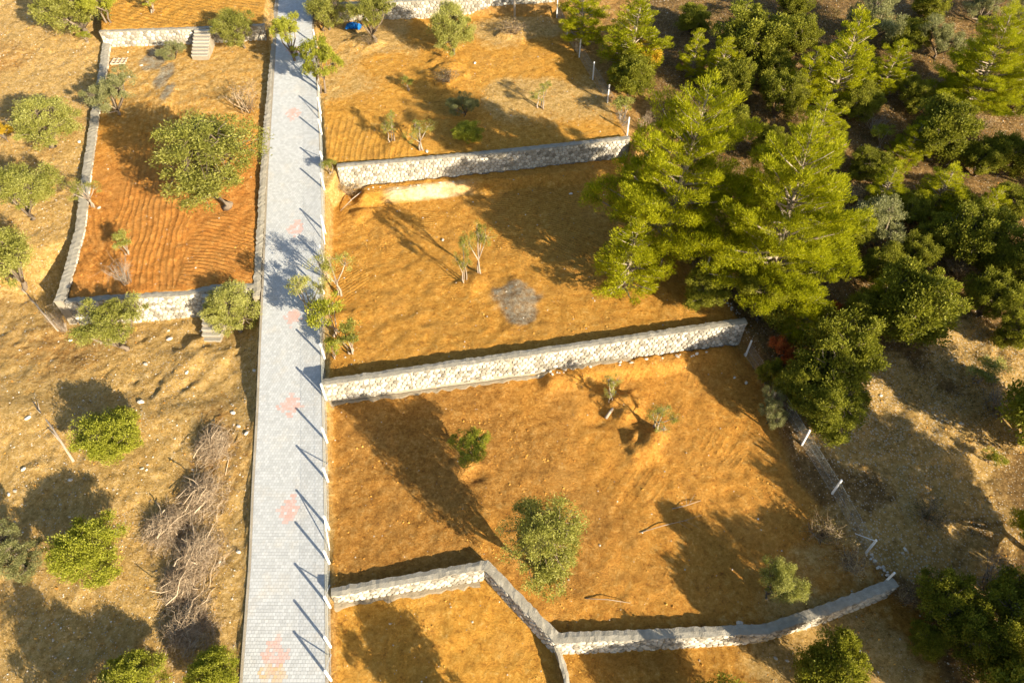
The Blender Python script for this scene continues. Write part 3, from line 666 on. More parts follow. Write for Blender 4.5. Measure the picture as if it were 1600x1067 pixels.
def bareshrub(seed, h, w, n, mat='dry', leaves=0, lm='straw'):
    rng = np.random.default_rng(seed); mb = MB(); C = []
    for k in range(n):
        a = rng.uniform(0, 6.28); r = w*.5*rng.uniform(.2, 1); p0 = np.array([rng.normal(0, .06*w), rng.normal(0, .06*w), -.1]); p2 = np.array([r*math.cos(a), r*math.sin(a), h*rng.uniform(.45, 1)])
        m1 = p0*.5+p2*.5+rng.normal(0, .07*w, 3); rr = rng.uniform(.012, .03); mb.tube([p0, m1, p2], [rr*1.4, rr, rr*.4], 4, rng.uniform(.1, .95))
        for j in range(4):
            s = rng.uniform(.4, .95); q = m1*(1-s)+p2*s; e = q+rng.normal(0, .16*w, 3)*[1, 1, .6]+[0, 0, .06*h]; mb.tube([q, (q+e)/2+rng.normal(0, .03*w, 3), e], [.012, .009, .004], 3, rng.uniform(.2, 1)); C.append(e)
    parts = [('branches', mb.mesh('branches', M[mat], True))]
    if leaves:
        C = np.repeat(np.array(C), leaves, 0); m = len(C); C = C+rng.normal(0, .10, (m, 3)); lf = leaves_mesh('foliage', C, rng.normal(size=(m, 3))+[0, 0, .5], .13*rng.uniform(.6, 1.3, m), .05, np.clip(rng.normal(.5, .2, m), 0, 1), LM[lm], rng); parts.append(('foliage', lf))
    return (*parts, h, w)
K = {}
K['olive'] = [broadleaf(101, 5, 5.4, 8, 136, 240, 'olive', 'bark', .46, base_h=.12, dense=1), broadleaf(102, 5, 5.4, 7, 119, 250, 'olive', 'bark', .46, trunks=2, base_h=.12, dense=1), broadleaf(103, 5, 5.4, 9, 135, 240, 'olive', 'bark', .44, base_h=.14)]
K['greyolive'] = [broadleaf(111, 4.5, 5, 7, 105, 260, 'greyolive', 'bark', .44, (.19, .05), up=.6, base_h=.12), broadleaf(112, 4.5, 5, 6, 96, 270, 'greyolive', 'bark', .44, (.19, .05), up=.6, base_h=.12)]
K['sparse'] = [broadleaf(121, 4.5, 4, 5, 50, 80, 'olive', 'palebark', .36, (.15, .05), base_h=.25, up=.8, trunks=2), broadleaf(122, 4.5, 3.6, 5, 50, 70, 'olive', 'palebark', .36, (.15, .05), base_h=.25, up=.9, trunks=3)]
K['lively'] = [broadleaf(131, 5, 5.5, 8, 96, 190, 'bright', 'bark', .40, (.16, .08), base_h=.25, trunks=2), broadleaf(132, 5, 5, 7, 84, 190, 'bright', 'bark', .40, (.16, .08), base_h=.22)]
K['round'] = [broadleaf(141, 3, 4, 9, 170, 200, 'bright', 'bark', .34, (.15, .05), base_h=.04, up=1.1, dense=1), broadleaf(142, 3, 4, 8, 160, 200, 'bright', 'bark', .34, (.15, .05), base_h=.04, up=1.1, dense=1)]
K['mastic'] = [broadleaf(151, 4, 5, 9, 162, 220, 'dark', 'bark', .42, (.16, .08), base_h=.03, up=.8, dense=1), broadleaf(152, 4, 5, 10, 170, 210, 'dark', 'bark', .40, (.16, .08), base_h=.03, up=.8, dense=1)]
K['tallolive'] = [broadleaf(164, 7.5, 5.6, 8, 144, 230, 'olive', 'bark', .5, base_h=.16, dense=1)]
K['pine'] = [conifer(201, 14, 13, 24, 3.9, 'pine', 70, 1.0, (.25, .038), .10, .44), conifer(202, 14, 12, 24, 4.1, 'pine', 70, 1.05, (.25, .038), .08, .44)]
K['youngpine'] = [conifer(211, 7, 5, 16, 4.0, 'pine', 80, 1.0, (.20, .036), .04, .34), conifer(212, 7, 5.5, 15, 4.0, 'pine', 80, 1.05, (.20, .036), .03, .34)]
K['yellow'] = [broadleaf(161, 3.5, 4, 6, 72, 180, 'yellow', 'bark', .38, (.16, .10), base_h=.1)]
K['red'] = [broadleaf(162, 2.2, 3, 5, 50, 150, 'red', 'bark', .30, (.15, .08), base_h=.08)]
K['dryshrub'] = [bareshrub(171, 2, 2.6, 46, 'dry', 5, 'straw'), bareshrub(172, 2, 2.6, 40, 'dry', 6, 'scrubby')]
K['bare'] = [bareshrub(181, 3, 3.2, 34, 'palebark'), bareshrub(182, 2.6, 2.8, 26, 'dry')]
K['seedling'] = [broadleaf(191, 2.4, 2.2, 4, 26, 110, 'bright', 'palebark', .26, (.15, .05), base_h=.15, up=1.3, trunks=3), broadleaf(192, 2.4, 2.2, 4, 26, 100, 'olive', 'palebark', .26, (.15, .05), base_h=.15, up=1.3, trunks=3)]
NAMES = {'tallolive': ('olive_tree', 'olive tree'), 'olive': ('olive_tree', 'olive tree'), 'greyolive': ('olive_tree', 'olive tree'), 'sparse': ('olive_sapling', 'sapling'), 'lively': ('broadleaf_tree', 'tree'), 'round': ('round_shrub', 'shrub'),
         'mastic': ('evergreen_bush', 'bush'), 'pine': ('pine_tree', 'pine tree'), 'youngpine': ('young_pine_tree', 'pine tree'), 'yellow': ('yellowing_bush', 'bush'), 'red': ('russet_bush', 'bush'),
         'dryshrub': ('dry_shrub', 'shrub'), 'bare': ('bare_shrub', 'shrub'), 'seedling': ('seedling_shrub', 'shrub')}
GR = {'tallolive': 'olive trees on the plots and the slope', 'olive': 'olive trees on the plots and the slope', 'greyolive': 'olive trees on the plots and the slope', 'sparse': 'thin olive saplings', 'pine': 'tall pines beside the clay plots', 'youngpine': 'young pines on the hillside',
      'mastic': 'dark evergreen bushes on the hillside', 'round': 'round bright shrubs left of the lane', 'seedling': 'small green seedlings in the plots', 'dryshrub': 'dry shrubs', 'bare': 'leafless shrubs', 'lively': 'green trees by the lane', 'red': 'russet bushes', 'yellow': 'yellowing bushes'}
cnt = {}
def plant(kind, cx, cy, wpx, h, label, cf=.55, rot=None, wf=1., base_px=None):
    """cx, cy, wpx: crown centre and width in the photo; h: height in metres"""
    v = K[kind]; i = cnt.get(kind, 0); cnt[kind] = i+1; pr = v[i % len(v)]; parts, ph, pw = pr[:-2], pr[-2], pr[-1]
    p = GT(*base_px) if base_px else GT(cx, cy, h*cf)
    if kind == 'mastic': wpx *= 1.02; h *= 1.08
    if kind == 'olive': h *= 1.1
    wm = wpx/scale_at((p[0], p[1], p[2]+h*cf))*wf
    nm, cat = NAMES[kind]
    root = thing(nm, p, label, cat, GR[kind]); root.rotation_euler.z = rot if rot is not None else float(RG.uniform(0, 6.28))
    root.scale = (wm/pw, wm/pw, h/ph)
    for n, me in parts:
        o = bpy.data.objects.new(n, me); COL.objects.link(o); o.parent = root
    return root
TREES = [
 # left of the lane, outside the walled plot
 ('olive', 68, 195, 92, 4.2, 'olive tree on the straw slope left of the walled plot, beside a small orange bush'),
 ('yellow', 3, 207, 34, 1.8, 'small orange bush cut by the left edge of the photo'),
 ('olive', 42, 302, 92, 4.0, 'olive tree on the straw slope, middle one of three down the left edge'),
 ('sparse', 130, 303, 50, 2.8, 'small olive sapling leaning over the narrow wall of the furrowed plot'),
 ('olive', 8, 408, 105, 5.5, 'large olive tree cut by the left edge above a fallen trunk'),
 ('olive', 112, 12, 100, 5.2, 'olive tree at the top left corner behind the end of the short stone wall'),
 ('lively', 160, 22, 60, 4.0, 'green tree touching the corner of the short stone wall at the top left'),
 ('greyolive', 172, 145, 70, 4.3, 'grey green olive tree with a bare trunk growing beside the narrow left wall'),
 ('seedling', 133, 58, 24, 1.0, 'tiny yellow green shrub outside the corner of the pallet plot'),
 # inside the walled plot
 ('tallolive', 326, 255, 158, 8.2, 'big broad olive tree standing in the red furrowed plot'),
 ('olive', 366, 50, 56, 3.6, 'olive tree in front of the short stone wall right of the stone stairs'),
 ('greyolive', 268, 78, 44, 1.8, 'low grey green bush between the pallet plot wall and the stone stairs'),
 ('seedling', 193, 378, 36, 1.9, 'pale green seedling in the red furrows near the left wall'),
 ('bare', 188, 425, 46, 2.2, 'leafless twiggy shrub standing in red clay near the left wall'),
 ('bare', 378, 150, 60, 3.0, 'leafless brown shrub against the low lane wall in the furrowed plot'),
 ('seedling', 236, 2, 40, 2.0, 'small green shrub at the very top between the walled plot and the photo edge'),
 # below the walled plot
 ('olive', 180, 516, 94, 4.0, 'olive tree in front of the left half of the tall stone wall'),
 ('olive', 362, 488, 78, 3.9, 'olive tree beside the lower stone stairs and the lane'),
 ('round', 171, 683, 96, 3.0, 'round yellow green shrub alone on the gravelly slope'),
 ('round', 134, 862, 100, 3.2, 'round bright shrub with jagged outline above the lower left corner'),
 ('greyolive', 15, 868, 92, 3.4, 'pale olive tree cut by the left edge near the bottom'),
 ('round', 210, 1056, 84, 2.4, 'bright shrub at the bottom edge, left one of a pair'),
 ('round', 332, 1052, 78, 2.4, 'bright shrub at the bottom edge nearest the paved lane'),
 ('bare', 88, 498, 34, 2.6, 'thin leafless sapling below the corner of the tall stone wall'),
 # along the lane
 ('lively', 452, 62, 60, 4.6, 'green tree overhanging the far end of the paved lane'),
 ('lively', 497, 100, 66, 5.0, 'leafy tree rooted at the right edge of the paved lane near the top'),
 ('olive', 507, 18, 64, 4.2, 'olive tree at the top edge just right of the lane'),
 ('olive', 582, 30, 62, 4.2, 'olive tree on a soil mound next to the blue tarpaulin'),
 ('seedling', 512, 262, 26, 1.5, 'small yellow green shrub at the lane end of the upper stone wall'),
 ('dryshrub', 545, 292, 46, 1.6, 'dry straw coloured shrub under the lane end of the upper stone wall'),
 ('sparse', 478, 462, 66, 4.6, 'thin tree leaning over the paved lane at its middle'),
 ('sparse', 519, 428, 62, 4.6, 'thin tree at the right lane edge, topmost of the row in the middle plot'),
 ('seedling', 513, 495, 64, 3.6, 'leafy shrub on the lane side bank of the middle plot'),
 ('seedling', 547, 525, 46, 2.8, 'small shrub with pale stems just above the lane end of the long middle wall'),
 ('seedling', 520, 545, 34, 1.6, 'low shrub in the corner of the long middle wall and the lane'),
 # uppermost plot
 ('olive', 707, 48, 66, 4.6, 'upright olive tree on a rusty soil mound in the uppermost plot'),
 ('seedling', 635, 130, 22, 1.3, 'tiny dark green bush in the middle of the uppermost plot'),
 ('sparse', 610, 197, 30, 2.8, 'slender pale sapling on the left just above the upper stone wall'),
 ('sparse', 655, 210, 50, 2.7, 'pale multi stemmed sapling just above the upper stone wall'),
 ('greyolive', 724, 162, 48, 2.4, 'thin grey green bush in the uppermost plot, upper of the two by the wall'),
 ('round', 729, 206, 44, 1.7, 'compact green bush near the upper stone wall, lower of two'),
 ('sparse', 847, 148, 36, 2.6, 'small olive sapling on the right of the uppermost plot'),
 ('dryshrub', 698, 118, 46, 1.0, 'rusty dry shrub at the foot of the upright olive tree'),
 ('dryshrub', 803, 42, 50, 1.2, 'reddish dry shrub at the foot of the tall bare pole'),
 ('dryshrub', 577, 60, 36, 1.0, 'dry brown shrub on the mound beside the blue tarpaulin'),
 # middle plot
 ('sparse', 748, 385, 44, 5.0, 'right hand of the twin olive saplings beside the grey spoil patch'),
 ('sparse', 724, 405, 30, 4.2, 'left hand of the twin olive saplings beside the grey spoil patch'),
 # lowest plot
 ('lively', 737, 702, 76, 2.3, 'bright green regrowth around a stump in the lowest plot above the tall olive'),
 ('tallolive', 850, 855, 122, 8.0, 'tall olive tree standing at the kink of the zigzag wall'),
 ('sparse', 955, 605, 40, 2.4, 'thin grey sapling on an undercut soil mound below the middle wall'),
 ('sparse', 1030, 655, 56, 2.2, 'thin green sapling on the second undercut soil mound'),
 ('olive', 1218, 915, 66, 3.0, 'small grey green olive tree just above the right part of the zigzag wall'),
 ('greyolive', 1208, 640, 50, 3.0, 'pale grey green bush on the edge of the lowest plot above the fence'),
 ('mastic', 1203, 580, 34, 2.2, 'small dark bush right of the end of the long middle wall'),
 # the large pines and the hillside
 ('pine', 1062, 275, 235, 14.5, 'tall bright pine at the end of the upper stone wall, left of the two giants', .55, .6),
 ('pine', 1235, 340, 225, 14.5, 'tall bright pine with pale branches, right of the two giants', .55, 2.4),
 ('youngpine', 985, 400, 110, 6.5, 'pine bough mass hanging over the clay of the middle plot'),
 ('mastic', 1200, 462, 92, 4.6, 'dark bush under the pines beside the end of the long middle wall'),
 ('youngpine', 912, 15, 84, 6.5, 'bright pine at the top edge beside the uppermost plot'),
 ('youngpine', 990, 55, 104, 7.0, 'broad pine above the yellow bush at the top'),
 ('yellow', 1015, 90, 62, 3.0, 'golden yellow bush under the broad pine at the top'),
 ('mastic', 985, 120, 70, 3.5, 'dark green bush left of the golden yellow bush'),
 ('youngpine', 1087, 85, 48, 4.6, 'small pointed pine right of the golden yellow bush'),
 ('mastic', 1172, 68, 98, 5.0, 'large olive green bush at the top, left of the pointed pine'),
 ('youngpine', 1322, 92, 88, 8.6, 'sharply pointed bright pine near the top right'),
 ('youngpine', 1392, 105, 66, 5.2, 'round topped young pine right of the sharply pointed one'),
 ('greyolive', 1368, 28, 90, 5.4, 'silvery olive tree behind the sharply pointed pine'),
 ('greyolive', 1476, 60, 68, 4.2, 'silvery olive tree between the young pine and the wide pine at the right'),
 ('pine', 1552, 100, 140, 9.5, 'wide bright pine near the top right corner'),
 ('mastic', 1475, 205, 96, 5.2, 'dense rounded evergreen bush below the silvery olive on the right'),
 ('youngpine', 1478, 295, 76, 4.4, 'compact bright pine below the dense rounded bush'),
 ('mastic', 1222, 150, 62, 4.0, 'dark bush directly above the right giant pine'),
 ('youngpine', 1285, 195, 86, 5.0, 'pine behind the crown of the right giant'),
 ('mastic', 1145, 130, 60, 4.0, 'dark bush between the two giant pines at the top'),
 ('greyolive', 1380, 345, 96, 4.6, 'greyish half bare bush right of the giant pines'),
 ('mastic', 1520, 375, 92, 4.8, 'olive green bush on the dark slope at the right'),
 ('mastic', 1428, 480, 122, 6.0, 'large evergreen bush on the right above the bare gravel patch'),
 ('mastic', 1310, 560, 118, 5.0, 'wide green bush right of the russet bush'),
 ('mastic', 1300, 638, 100, 3.6, 'yellow green bush just above the wire fence of the lowest plot'),
 ('youngpine', 1262, 490, 80, 4.5, 'small pine between the right giant and the wide green bush'),
 ('red', 1222, 545, 46, 2.0, 'vivid russet bush in shade below the pines'),
 ('red', 1296, 487, 42, 1.8, 'orange red bush glowing under the right giant pine'),
 ('mastic', 1578, 245, 64, 3.6, 'bush at the right edge below the wide pine'),
 ('mastic', 1592, 420, 70, 4.4, 'bush cut by the right edge at mid height'),
 ('mastic', 1545, 465, 70, 3.6, 'dark bush in shade below the olive green one at the right'),
 ('mastic', 1200, 225, 50, 3.2, 'dark bush wedged between the giants'),
 ('seedling', 1378, 212, 36, 2.2, 'small leafy shrub in the dark hollow below the pointed pine'),
 ('seedling', 970, 170, 44, 2.2, 'low green shrub beside the fence of the uppermost plot'),
 ('bare', 1008, 190, 40, 2.0, 'leafless twisted shrub left of the giant pine'),
 ('bare', 1372, 195, 40, 2.0, 'pale dead shrub in the hollow below the pointed pine'),
 ('bare', 1460, 130, 46, 2.4, 'reedy pale shrub under the silvery olive on the right'),
 ('seedling', 1550, 715, 36, 1.2, 'small green bush in deep shade at the right'),
 ('seedling', 1545, 580, 60, 1.8, 'straggly green bush on the gravel patch at the right'),
 ('bare', 1575, 625, 90, 2.6, 'wide leafless bush on the gravel slope at the right edge'),
 ('bare', 1325, 620, 80, 3.0, 'leafless grey bush beside the wide green bush'),
 ('mastic', 1480, 945, 88, 3.6, 'dark bush right of the end of the zigzag wall'),
 ('mastic', 1534, 1003, 92, 3.6, 'green bush near the bottom right corner'),
 ('bare', 1572, 905, 100, 3.4, 'grey leafless bush near the bottom right'),
 ('mastic', 1592, 960, 100, 4.0, 'bush cut by the right edge near the bottom'),
 ('dryshrub', 1420, 930, 48, 1.5, 'brown dry shrub against the end of the zigzag wall'),
 ('mastic', 1304, 1048, 100, 4.6, 'green bush at the bottom edge below the zigzag wall'),
 ('mastic', 1240, 8, 50, 3.2, 'dark bush at the top edge right of the large olive green bush'),
 ('mastic', 1458, 8, 50, 3.0, 'dark bush at the top edge left of centre of the right group'),
 ('greyolive', 1540, 8, 56, 3.6, 'silvery bush at the top edge above the wide pine'),
 ('greyolive', 1595, 20, 50, 3.2, 'silvery bush in the top right corner'),
 ('dryshrub', 1265, 60, 50, 1.2, 'dry golden shrub left of the sharply pointed pine'),
 ('dryshrub', 1540, 190, 40, 1.2, 'brown dry shrub under the wide pine at the right'),
 ('dryshrub', 1290, 830, 60, 1.6, 'dead brown shrub in the right corner of the lowest plot'),
 ('dryshrub', 1335, 880, 60, 1.4, 'dead brown shrub in shade near the stone heap'),
 ('dryshrub', 1455, 800, 60, 1.2, 'straw coloured shrub on the sunlit bank beyond the stone heap'),
 ('dryshrub', 1330, 300, 60, 1.4, 'brown dry shrub right of the giant pine crown'),
 ('mastic', 1425, 400, 60, 3.0, 'dark green bush above the large evergreen bush at the right'),
 ('mastic', 1580, 320, 60, 3.0, 'low dark bush at the right edge, second below the wide pine'),
 ('mastic', 1250, 60, 60, 3.4, 'dark bush above the dry golden shrub at the top'),
 ('mastic', 1085, 30, 50, 2.6, 'low bush at the top between the broad pine and the olive green bush'),
 ('seedling', 1160, 15, 40, 1.8, 'small green shrub at the top edge above the large olive green bush'),
 ('mastic', 1430, 150, 50, 2.6, 'low dark bush between the round topped pine and the dense rounded bush'),
 ('mastic', 1360, 260, 60, 2.6, 'low dark bush right of the right giant, above the greyish half bare bush'),
 ('mastic', 1430, 330, 50, 2.4, 'low bush left of the compact bright pine'),
 ('dryshrub', 1500, 420, 50, 1.4, 'brown dry shrub between the two dark bushes at the right'),
 ('mastic', 1375, 415, 60, 3.2, 'bush hugging the lower right of the right giant pine'),
 ('mastic', 1350, 500, 70, 3.6, 'bush between the small pine and the large evergreen bush'),
 ('mastic', 1245, 600, 60, 3.0, 'dark bush in the shade left of the yellow green bush above the fence'),
 ('mastic', 1130, 200, 60, 4.0, 'dark bush filling the gap behind the left giant pine'),
 ('mastic', 1100, 455, 60, 3.0, 'low dark bush under the left giant pine at the plot corner'),
 ('mastic', 1535, 250, 60, 3.0, 'low bush right of the dense rounded evergreen bush'),
 ('mastic', 1590, 520, 60, 3.0, 'dark bush at the right edge in deep shade'),
 ('mastic', 1590, 150, 60, 3.6, 'bush behind the foot of the wide pine at the right edge'),
 ('mastic', 1450, 1000, 50, 2.2, 'low green bush below the dark bush right of the zigzag wall'),
 ('youngpine', 1262, 120, 60, 5.4, 'upright young pine left of the sharply pointed one'),
 ('youngpine', 1130, 95, 56, 4.6, 'small upright pine between the pointed pine and the large olive green bush'),
 ('youngpine', 1425, 225, 56, 4.2, 'young pine left of the dense rounded evergreen bush'),
 ('youngpine', 1390, 290, 60, 4.4, 'young pine in the hollow right of the right giant pine'),
 ('youngpine', 1545, 330, 60, 4.4, 'young pine above the olive green bush at the right'),
 ('youngpine', 1500, 130, 60, 4.4, 'young pine in front of the wide pine near the top right'),
 ('youngpine', 1372, 470, 66, 4.6, 'young pine left of the large evergreen bush on the right'),
 ('mastic', 1210, 110, 60, 3.2, 'dark bush under the large olive green bush at the top'),
 ('mastic', 1340, 160, 60, 3.0, 'dark bush at the foot of the sharply pointed pine'),
 ('mastic', 1500, 330, 56, 2.8, 'low bush right of the compact bright pine'),
 ('mastic', 1460, 370, 60, 3.0, 'bush between the greyish half bare bush and the olive green one'),
 ('mastic', 1320, 370, 60, 3.0, 'dark bush pressed against the right side of the right giant pine'),
 ('mastic', 1560, 420, 56, 2.8, 'dark bush above the shaded one at the right'),
 ('mastic', 1420, 60, 56, 3.0, 'dark bush between the two silvery olives at the top right'),
 # outside the frame: they throw the shade that crosses its edges
 ('olive', 760, 1180, 110, 5.0, 'olive tree below the bottom edge of the photo left of the kerb wall'),
 ('mastic', 1660, 640, 150, 7.5, 'large tree beyond the right edge level with the gravel patch'),
 ('pine', 1740, 800, 170, 12., 'pine beyond the right edge shading the gravel slope'),
 ('mastic', 1690, 960, 140, 7., 'large tree beyond the lower right corner'),
 ('mastic', 1640, 1120, 160, 7., 'large bush beyond the bottom right corner'),
 ('mastic', 1690, 430, 120, 7.0, 'large bush beyond the right edge at mid height'),
 ('olive', 130, 1130, 110, 4.5, 'olive tree below the bottom left corner'),
 ('mastic', 1130, 1130, 120, 3.4, 'bush below the bottom edge under the zigzag wall'),
 ('olive', 1680, 250, 120, 6, 'tree beyond the right edge near the top'),
]
for tr in TREES: plant(*tr)
# ------------------------------------------------------------------ brush piles: heaps of cut dry branches
def brush(cx, cy, w, h, seed, label):
    w *= .9
    rng = np.random.default_rng(seed); p = GT(cx, cy); root = thing('brush_pile', p, label, 'brush pile', 'heaps of dead branches left of the lane')
    mb = MB()
    def stick(L, r):
        c = np.array([rng.normal(0, w*.22), rng.normal(0, w*.24), 0]); c[2] = h*rng.uniform(.1, 1)*math.exp(-(c[0]**2+c[1]**2)/(w*.45)**2)
        a = rng.uniform(0, 6.28) if rng.random() < .45 else rng.normal(1.3, .5); d = np.array([math.cos(a), math.sin(a), rng.normal(.12, .3)])*L/2
        c[2] += hz(p[0]+c[0], p[1]+c[1])-p[2]
        j = lambda q: rng.normal(0, q*L, 3)*[1, 1, .5]
        return [c-d, c-d*.4+j(.08), c+d*.3+j(.10), c+d+j(.08)], [r*1.2, r, r*.7, r*.3]
    for k in range(620):
        L = rng.uniform(.3, 1.2); pts, rr = stick(L, rng.uniform(.006, .014)); t = np.clip(rng.normal(.62, .25), 0, 1); mb.tube(pts, rr, 3, t)
        for j in range(5):
            q = pts[1+j % 3]; e = q+rng.normal(0, .17, 3)+(pts[3]-pts[0])*.15; mb.tube([q, e], [.007, .003], 3, t)
    tag(link('twigs', mb.mesh('twigs', M['dry'], loc=(0, 0, 0)), root, p), kind='stuff')
    for k in range(9):
        mb = MB(); pts, rr = stick(rng.uniform(1.2, 2.6), rng.uniform(.022, .04)); pts = [q+[0, 0, .18] for q in pts]; mb.tube(pts, rr, 5, rng.uniform(.6, 1)); link('branch', mb.mesh('branch', M['dry'], True), root, p)
brush(335, 700, 3.0, 1.0, 1, 'topmost heap of pale dead branches beside the lane, with a red brown clump behind it')
brush(318, 780, 3.8, 1.1, 2, 'broad heap of pale twigs, second of the heaps beside the lane')
brush(262, 830, 3.4, 1.0, 3, 'heap of thin brown twigs farthest from the lane')
brush(312, 870, 3.6, 1.1, 4, 'heap with long pale crooked branches in the middle of the row')
brush(285, 915, 3.0, .9, 5, 'small heap of branches just above the lowest dark one')
brush(298, 985, 3.6, 1.2, 6, 'lowest heap of dark grey branches near the bottom edge')
def log(a, b, r, label, cat='dead tree', twigs=6, seed=0, nm='fallen_tree'):
    rng = np.random.default_rng(seed); A = GT(*a); B = GT(*b); A[2] += r; B[2] += r*.8; m = (A+B)/2+[rng.normal(0, .1), rng.normal(0, .1), .12]
    root = thing(nm, A, label, cat); mb = MB(); mb.tube([A, m, B], [r, r*.75, r*.35], 6, .7); link('trunk', mb.mesh('trunk', M['palebark'], True, loc=A), root, A)
    for k in range(twigs):
        s = rng.uniform(.2, .95); q = A+(B-A)*s; e = q+rng.normal(0, .5, 3)*[1, 1, .3]+[0, 0, .25]+(B-A)*.15; mb = MB(); mb.tube([q, (q+e)/2, e], [r*.4, r*.25, r*.1], 4, .8); link('limb', mb.mesh('limb', M['palebark'], True, loc=A), root, A)
log((116, 722), (52, 628), .09, 'fallen bare trunk with side limbs left of the round shrub', seed=1)
log((92, 518), (36, 452), .08, 'long thin fallen trunk below the large olive at the left edge', seed=2)
log((946, 655), (962, 612), .13, 'pale twisted dead trunk leaning on the first soil mound', seed=3)
log((1000, 832), (1075, 812), .03, 'thin dead branch lying on the lowest clay plot', twigs=3, seed=4, nm='fallen_branch')
log((1050, 795), (1095, 782), .03, 'short crooked branch on the clay right of the round olive', twigs=3, seed=5, nm='fallen_branch')
log((565, 300), (532, 330), .05, 'bent dead branch on the slope under the dry shrub by the lane', twigs=2, seed=6, nm='fallen_branch')
log((915, 935), (985, 942), .03, 'thin pale stick on clay above the zigzag wall', twigs=1, seed=7, nm='fallen_branch')
# ------------------------------------------------------------------ rocks
def rock_mesh(seed, mat='rock'):
    rng = np.random.default_rng(seed); V = []; n, m = 8, 5
    for i in range(1, m):
        a = math.pi*i/m
        for k in range(n):
            b = 2*math.pi*k/n; r = rng.uniform(.74, 1.08); V.append((r*math.sin(a)*math.cos(b), r*math.sin(a)*math.sin(b)*.8, r*math.cos(a)*.62))
    V += [(0, 0, .6), (0, 0, -.5)]; T = len(V)-2; Fc = []
    for i in range(m-2):
        for k in range(n): Fc.append((i*n+k, (i+1)*n+k, (i+1)*n+(k+1) % n, i*n+(k+1) % n))
    for k in range(n): Fc.append((T, k, (k+1) % n)); Fc.append((T+1, (m-2)*n+(k+1) % n, (m-2)*n+k))
    mb = MB(); mb.add(V, Fc, rng.uniform(.5, 1)); return mb.mesh('rock', M[mat])
RK = [rock_mesh(s) for s in range(6)]
def rock(px, py, wpx, label, grp='pale rocks lying on the ground', k=None, nm='rock', cat='rock', up=0):
    p = GT(px, py); r = wpx/scale_at(p)/2*(.8 if nm == 'rock' else .62); o = link(nm, RK[(k if k is not None else int(px)) % 6], None, (p[0], p[1], p[2]+r*.15+up)); o.scale = (r*1.2, r, r*.8); o.rotation_euler.z = px*.37
    tag(o, label, cat, grp)
for a in ((220, 628, 13, 'white rock on the gravel slope right of the big tree shadow'), (228, 569, 10, 'white rock below the olive in front of the tall wall'), (292, 582, 8, 'small white rock left of the lane below the lower stairs'),
          (44, 653, 12, 'pale rock among gravel left of the round shrub'), (37, 733, 10, 'grey round rock in tree shade at the left'), (110, 750, 10, 'pale rock below the fallen trunk with side limbs'), (24, 767, 9, 'white rock near the left edge, right of a pair'),
          (14, 772, 8, 'white rock near the left edge, left of a pair'), (222, 732, 7, 'small pale rock below the round shrub'), (364, 645, 10, 'pale rock beside the lane next to the topmost branch heap'), (373, 666, 9, 'flat pale rock nearest the lane above the branch heaps'),
          (385, 677, 10, 'elongated pale rock at the lane edge near the branch heaps'), (373, 862, 10, 'white rock between the branch heaps and the lane'), (343, 878, 8, 'tan rock beside the row of branch heaps'), (398, 579, 9, 'pale rock touching the left lane edging'),
          (110, 532, 9, 'bluish white rock below the olive in front of the tall wall'), (265, 530, 12, 'grey slab of rock below the tall wall near the lower stairs'), (155, 325, 8, 'white rock lying against the narrow left wall'), (124, 222, 8, 'white rock outside the narrow left wall in its shadow'),
          (202, 121, 8, 'pale rock on clay below the wooden pallet'), (221, 103, 7, 'pale rock right of the wooden pallet'), (200, 82, 5, 'small rock above the wooden pallet'),
          (742, 99, 7, 'white rock alone in the uppermost plot right of the upright olive'), (667, 237, 9, 'pale rock on top edge of the upper stone wall plot'), (892, 303, 7, 'white oval stone in shade below the upper stone wall'),
          (692, 375, 7, 'small pinkish rock on the middle plot above the twin saplings'), (1155, 973, 13, 'white rock on the shaded clay above the zigzag wall'), (1340, 1014, 12, 'white rock on brown grass below the zigzag wall'),
          (1212, 1028, 9, 'grey rock in shade below the zigzag wall, left of a pair'), (1230, 1032, 8, 'grey rock in shade below the zigzag wall, right of a pair'), (1166, 550, 8, 'pale rock in the top right corner of the lowest plot'), (1166, 598, 8, 'grey rock in shade at the right side of the lowest plot'),
          (1502, 662, 9, 'pale rock in deep shade on the right slope'), (1487, 563, 7, 'pale rock on the right gravel slope'), (1376, 618, 8, 'pale rock beside the leafless grey bush'), (1414, 858, 8, 'grey rock behind the stone heap, upper of two'), (1410, 864, 7, 'grey rock behind the stone heap, lower of two'),
          (503, 874, 13, 'beige boulder at the right edge of the lane above the zigzag wall'), (503, 965, 10, 'beige boulder on the lane edge below the zigzag wall'), (497, 1006, 10, 'tan rock on the pavers near the bottom'), (813, 952, 9, 'pale rock at the back of the zigzag wall beside the tall olive'),
          (1148, 590, 6, 'small grey stone left of the shaded corner of the lowest plot'), (585, 618, 6, 'tiny rock at the foot of the long middle wall'), (1016, 114, 7, 'white rock in shade behind the golden bush'), (1420, 122, 8, 'bluish rock in shade right of the round topped young pine')):
    rock(*a)
pm = MB(); rng = np.random.default_rng(12)
heap = [(1353+rng.uniform(-4, 4)+s*34, 868+s*30+rng.uniform(-5, 5), rng.uniform(6, 11)) for s in np.linspace(0, 1, 15)]
for i, (x, y, wd) in enumerate(heap): rock(x, y, wd, 'grey stone in the heap at the right end of the zigzag wall', 'stones heaped at the end of the zigzag wall', i, 'heaped_stone', 'stone', up=.12*(i % 3))
heap = [(1128+rng.uniform(-3, 3)+s*26, 468+s*24+rng.uniform(-4, 4), rng.uniform(4, 8)) for s in np.linspace(0, 1, 13)]
for i, (x, y, wd) in enumerate(heap): rock(x, y, wd, 'stone in the small heap behind the right end of the long middle wall', 'stones heaped behind the middle wall', i, 'heaped_stone', 'stone', up=.1*(i % 3))
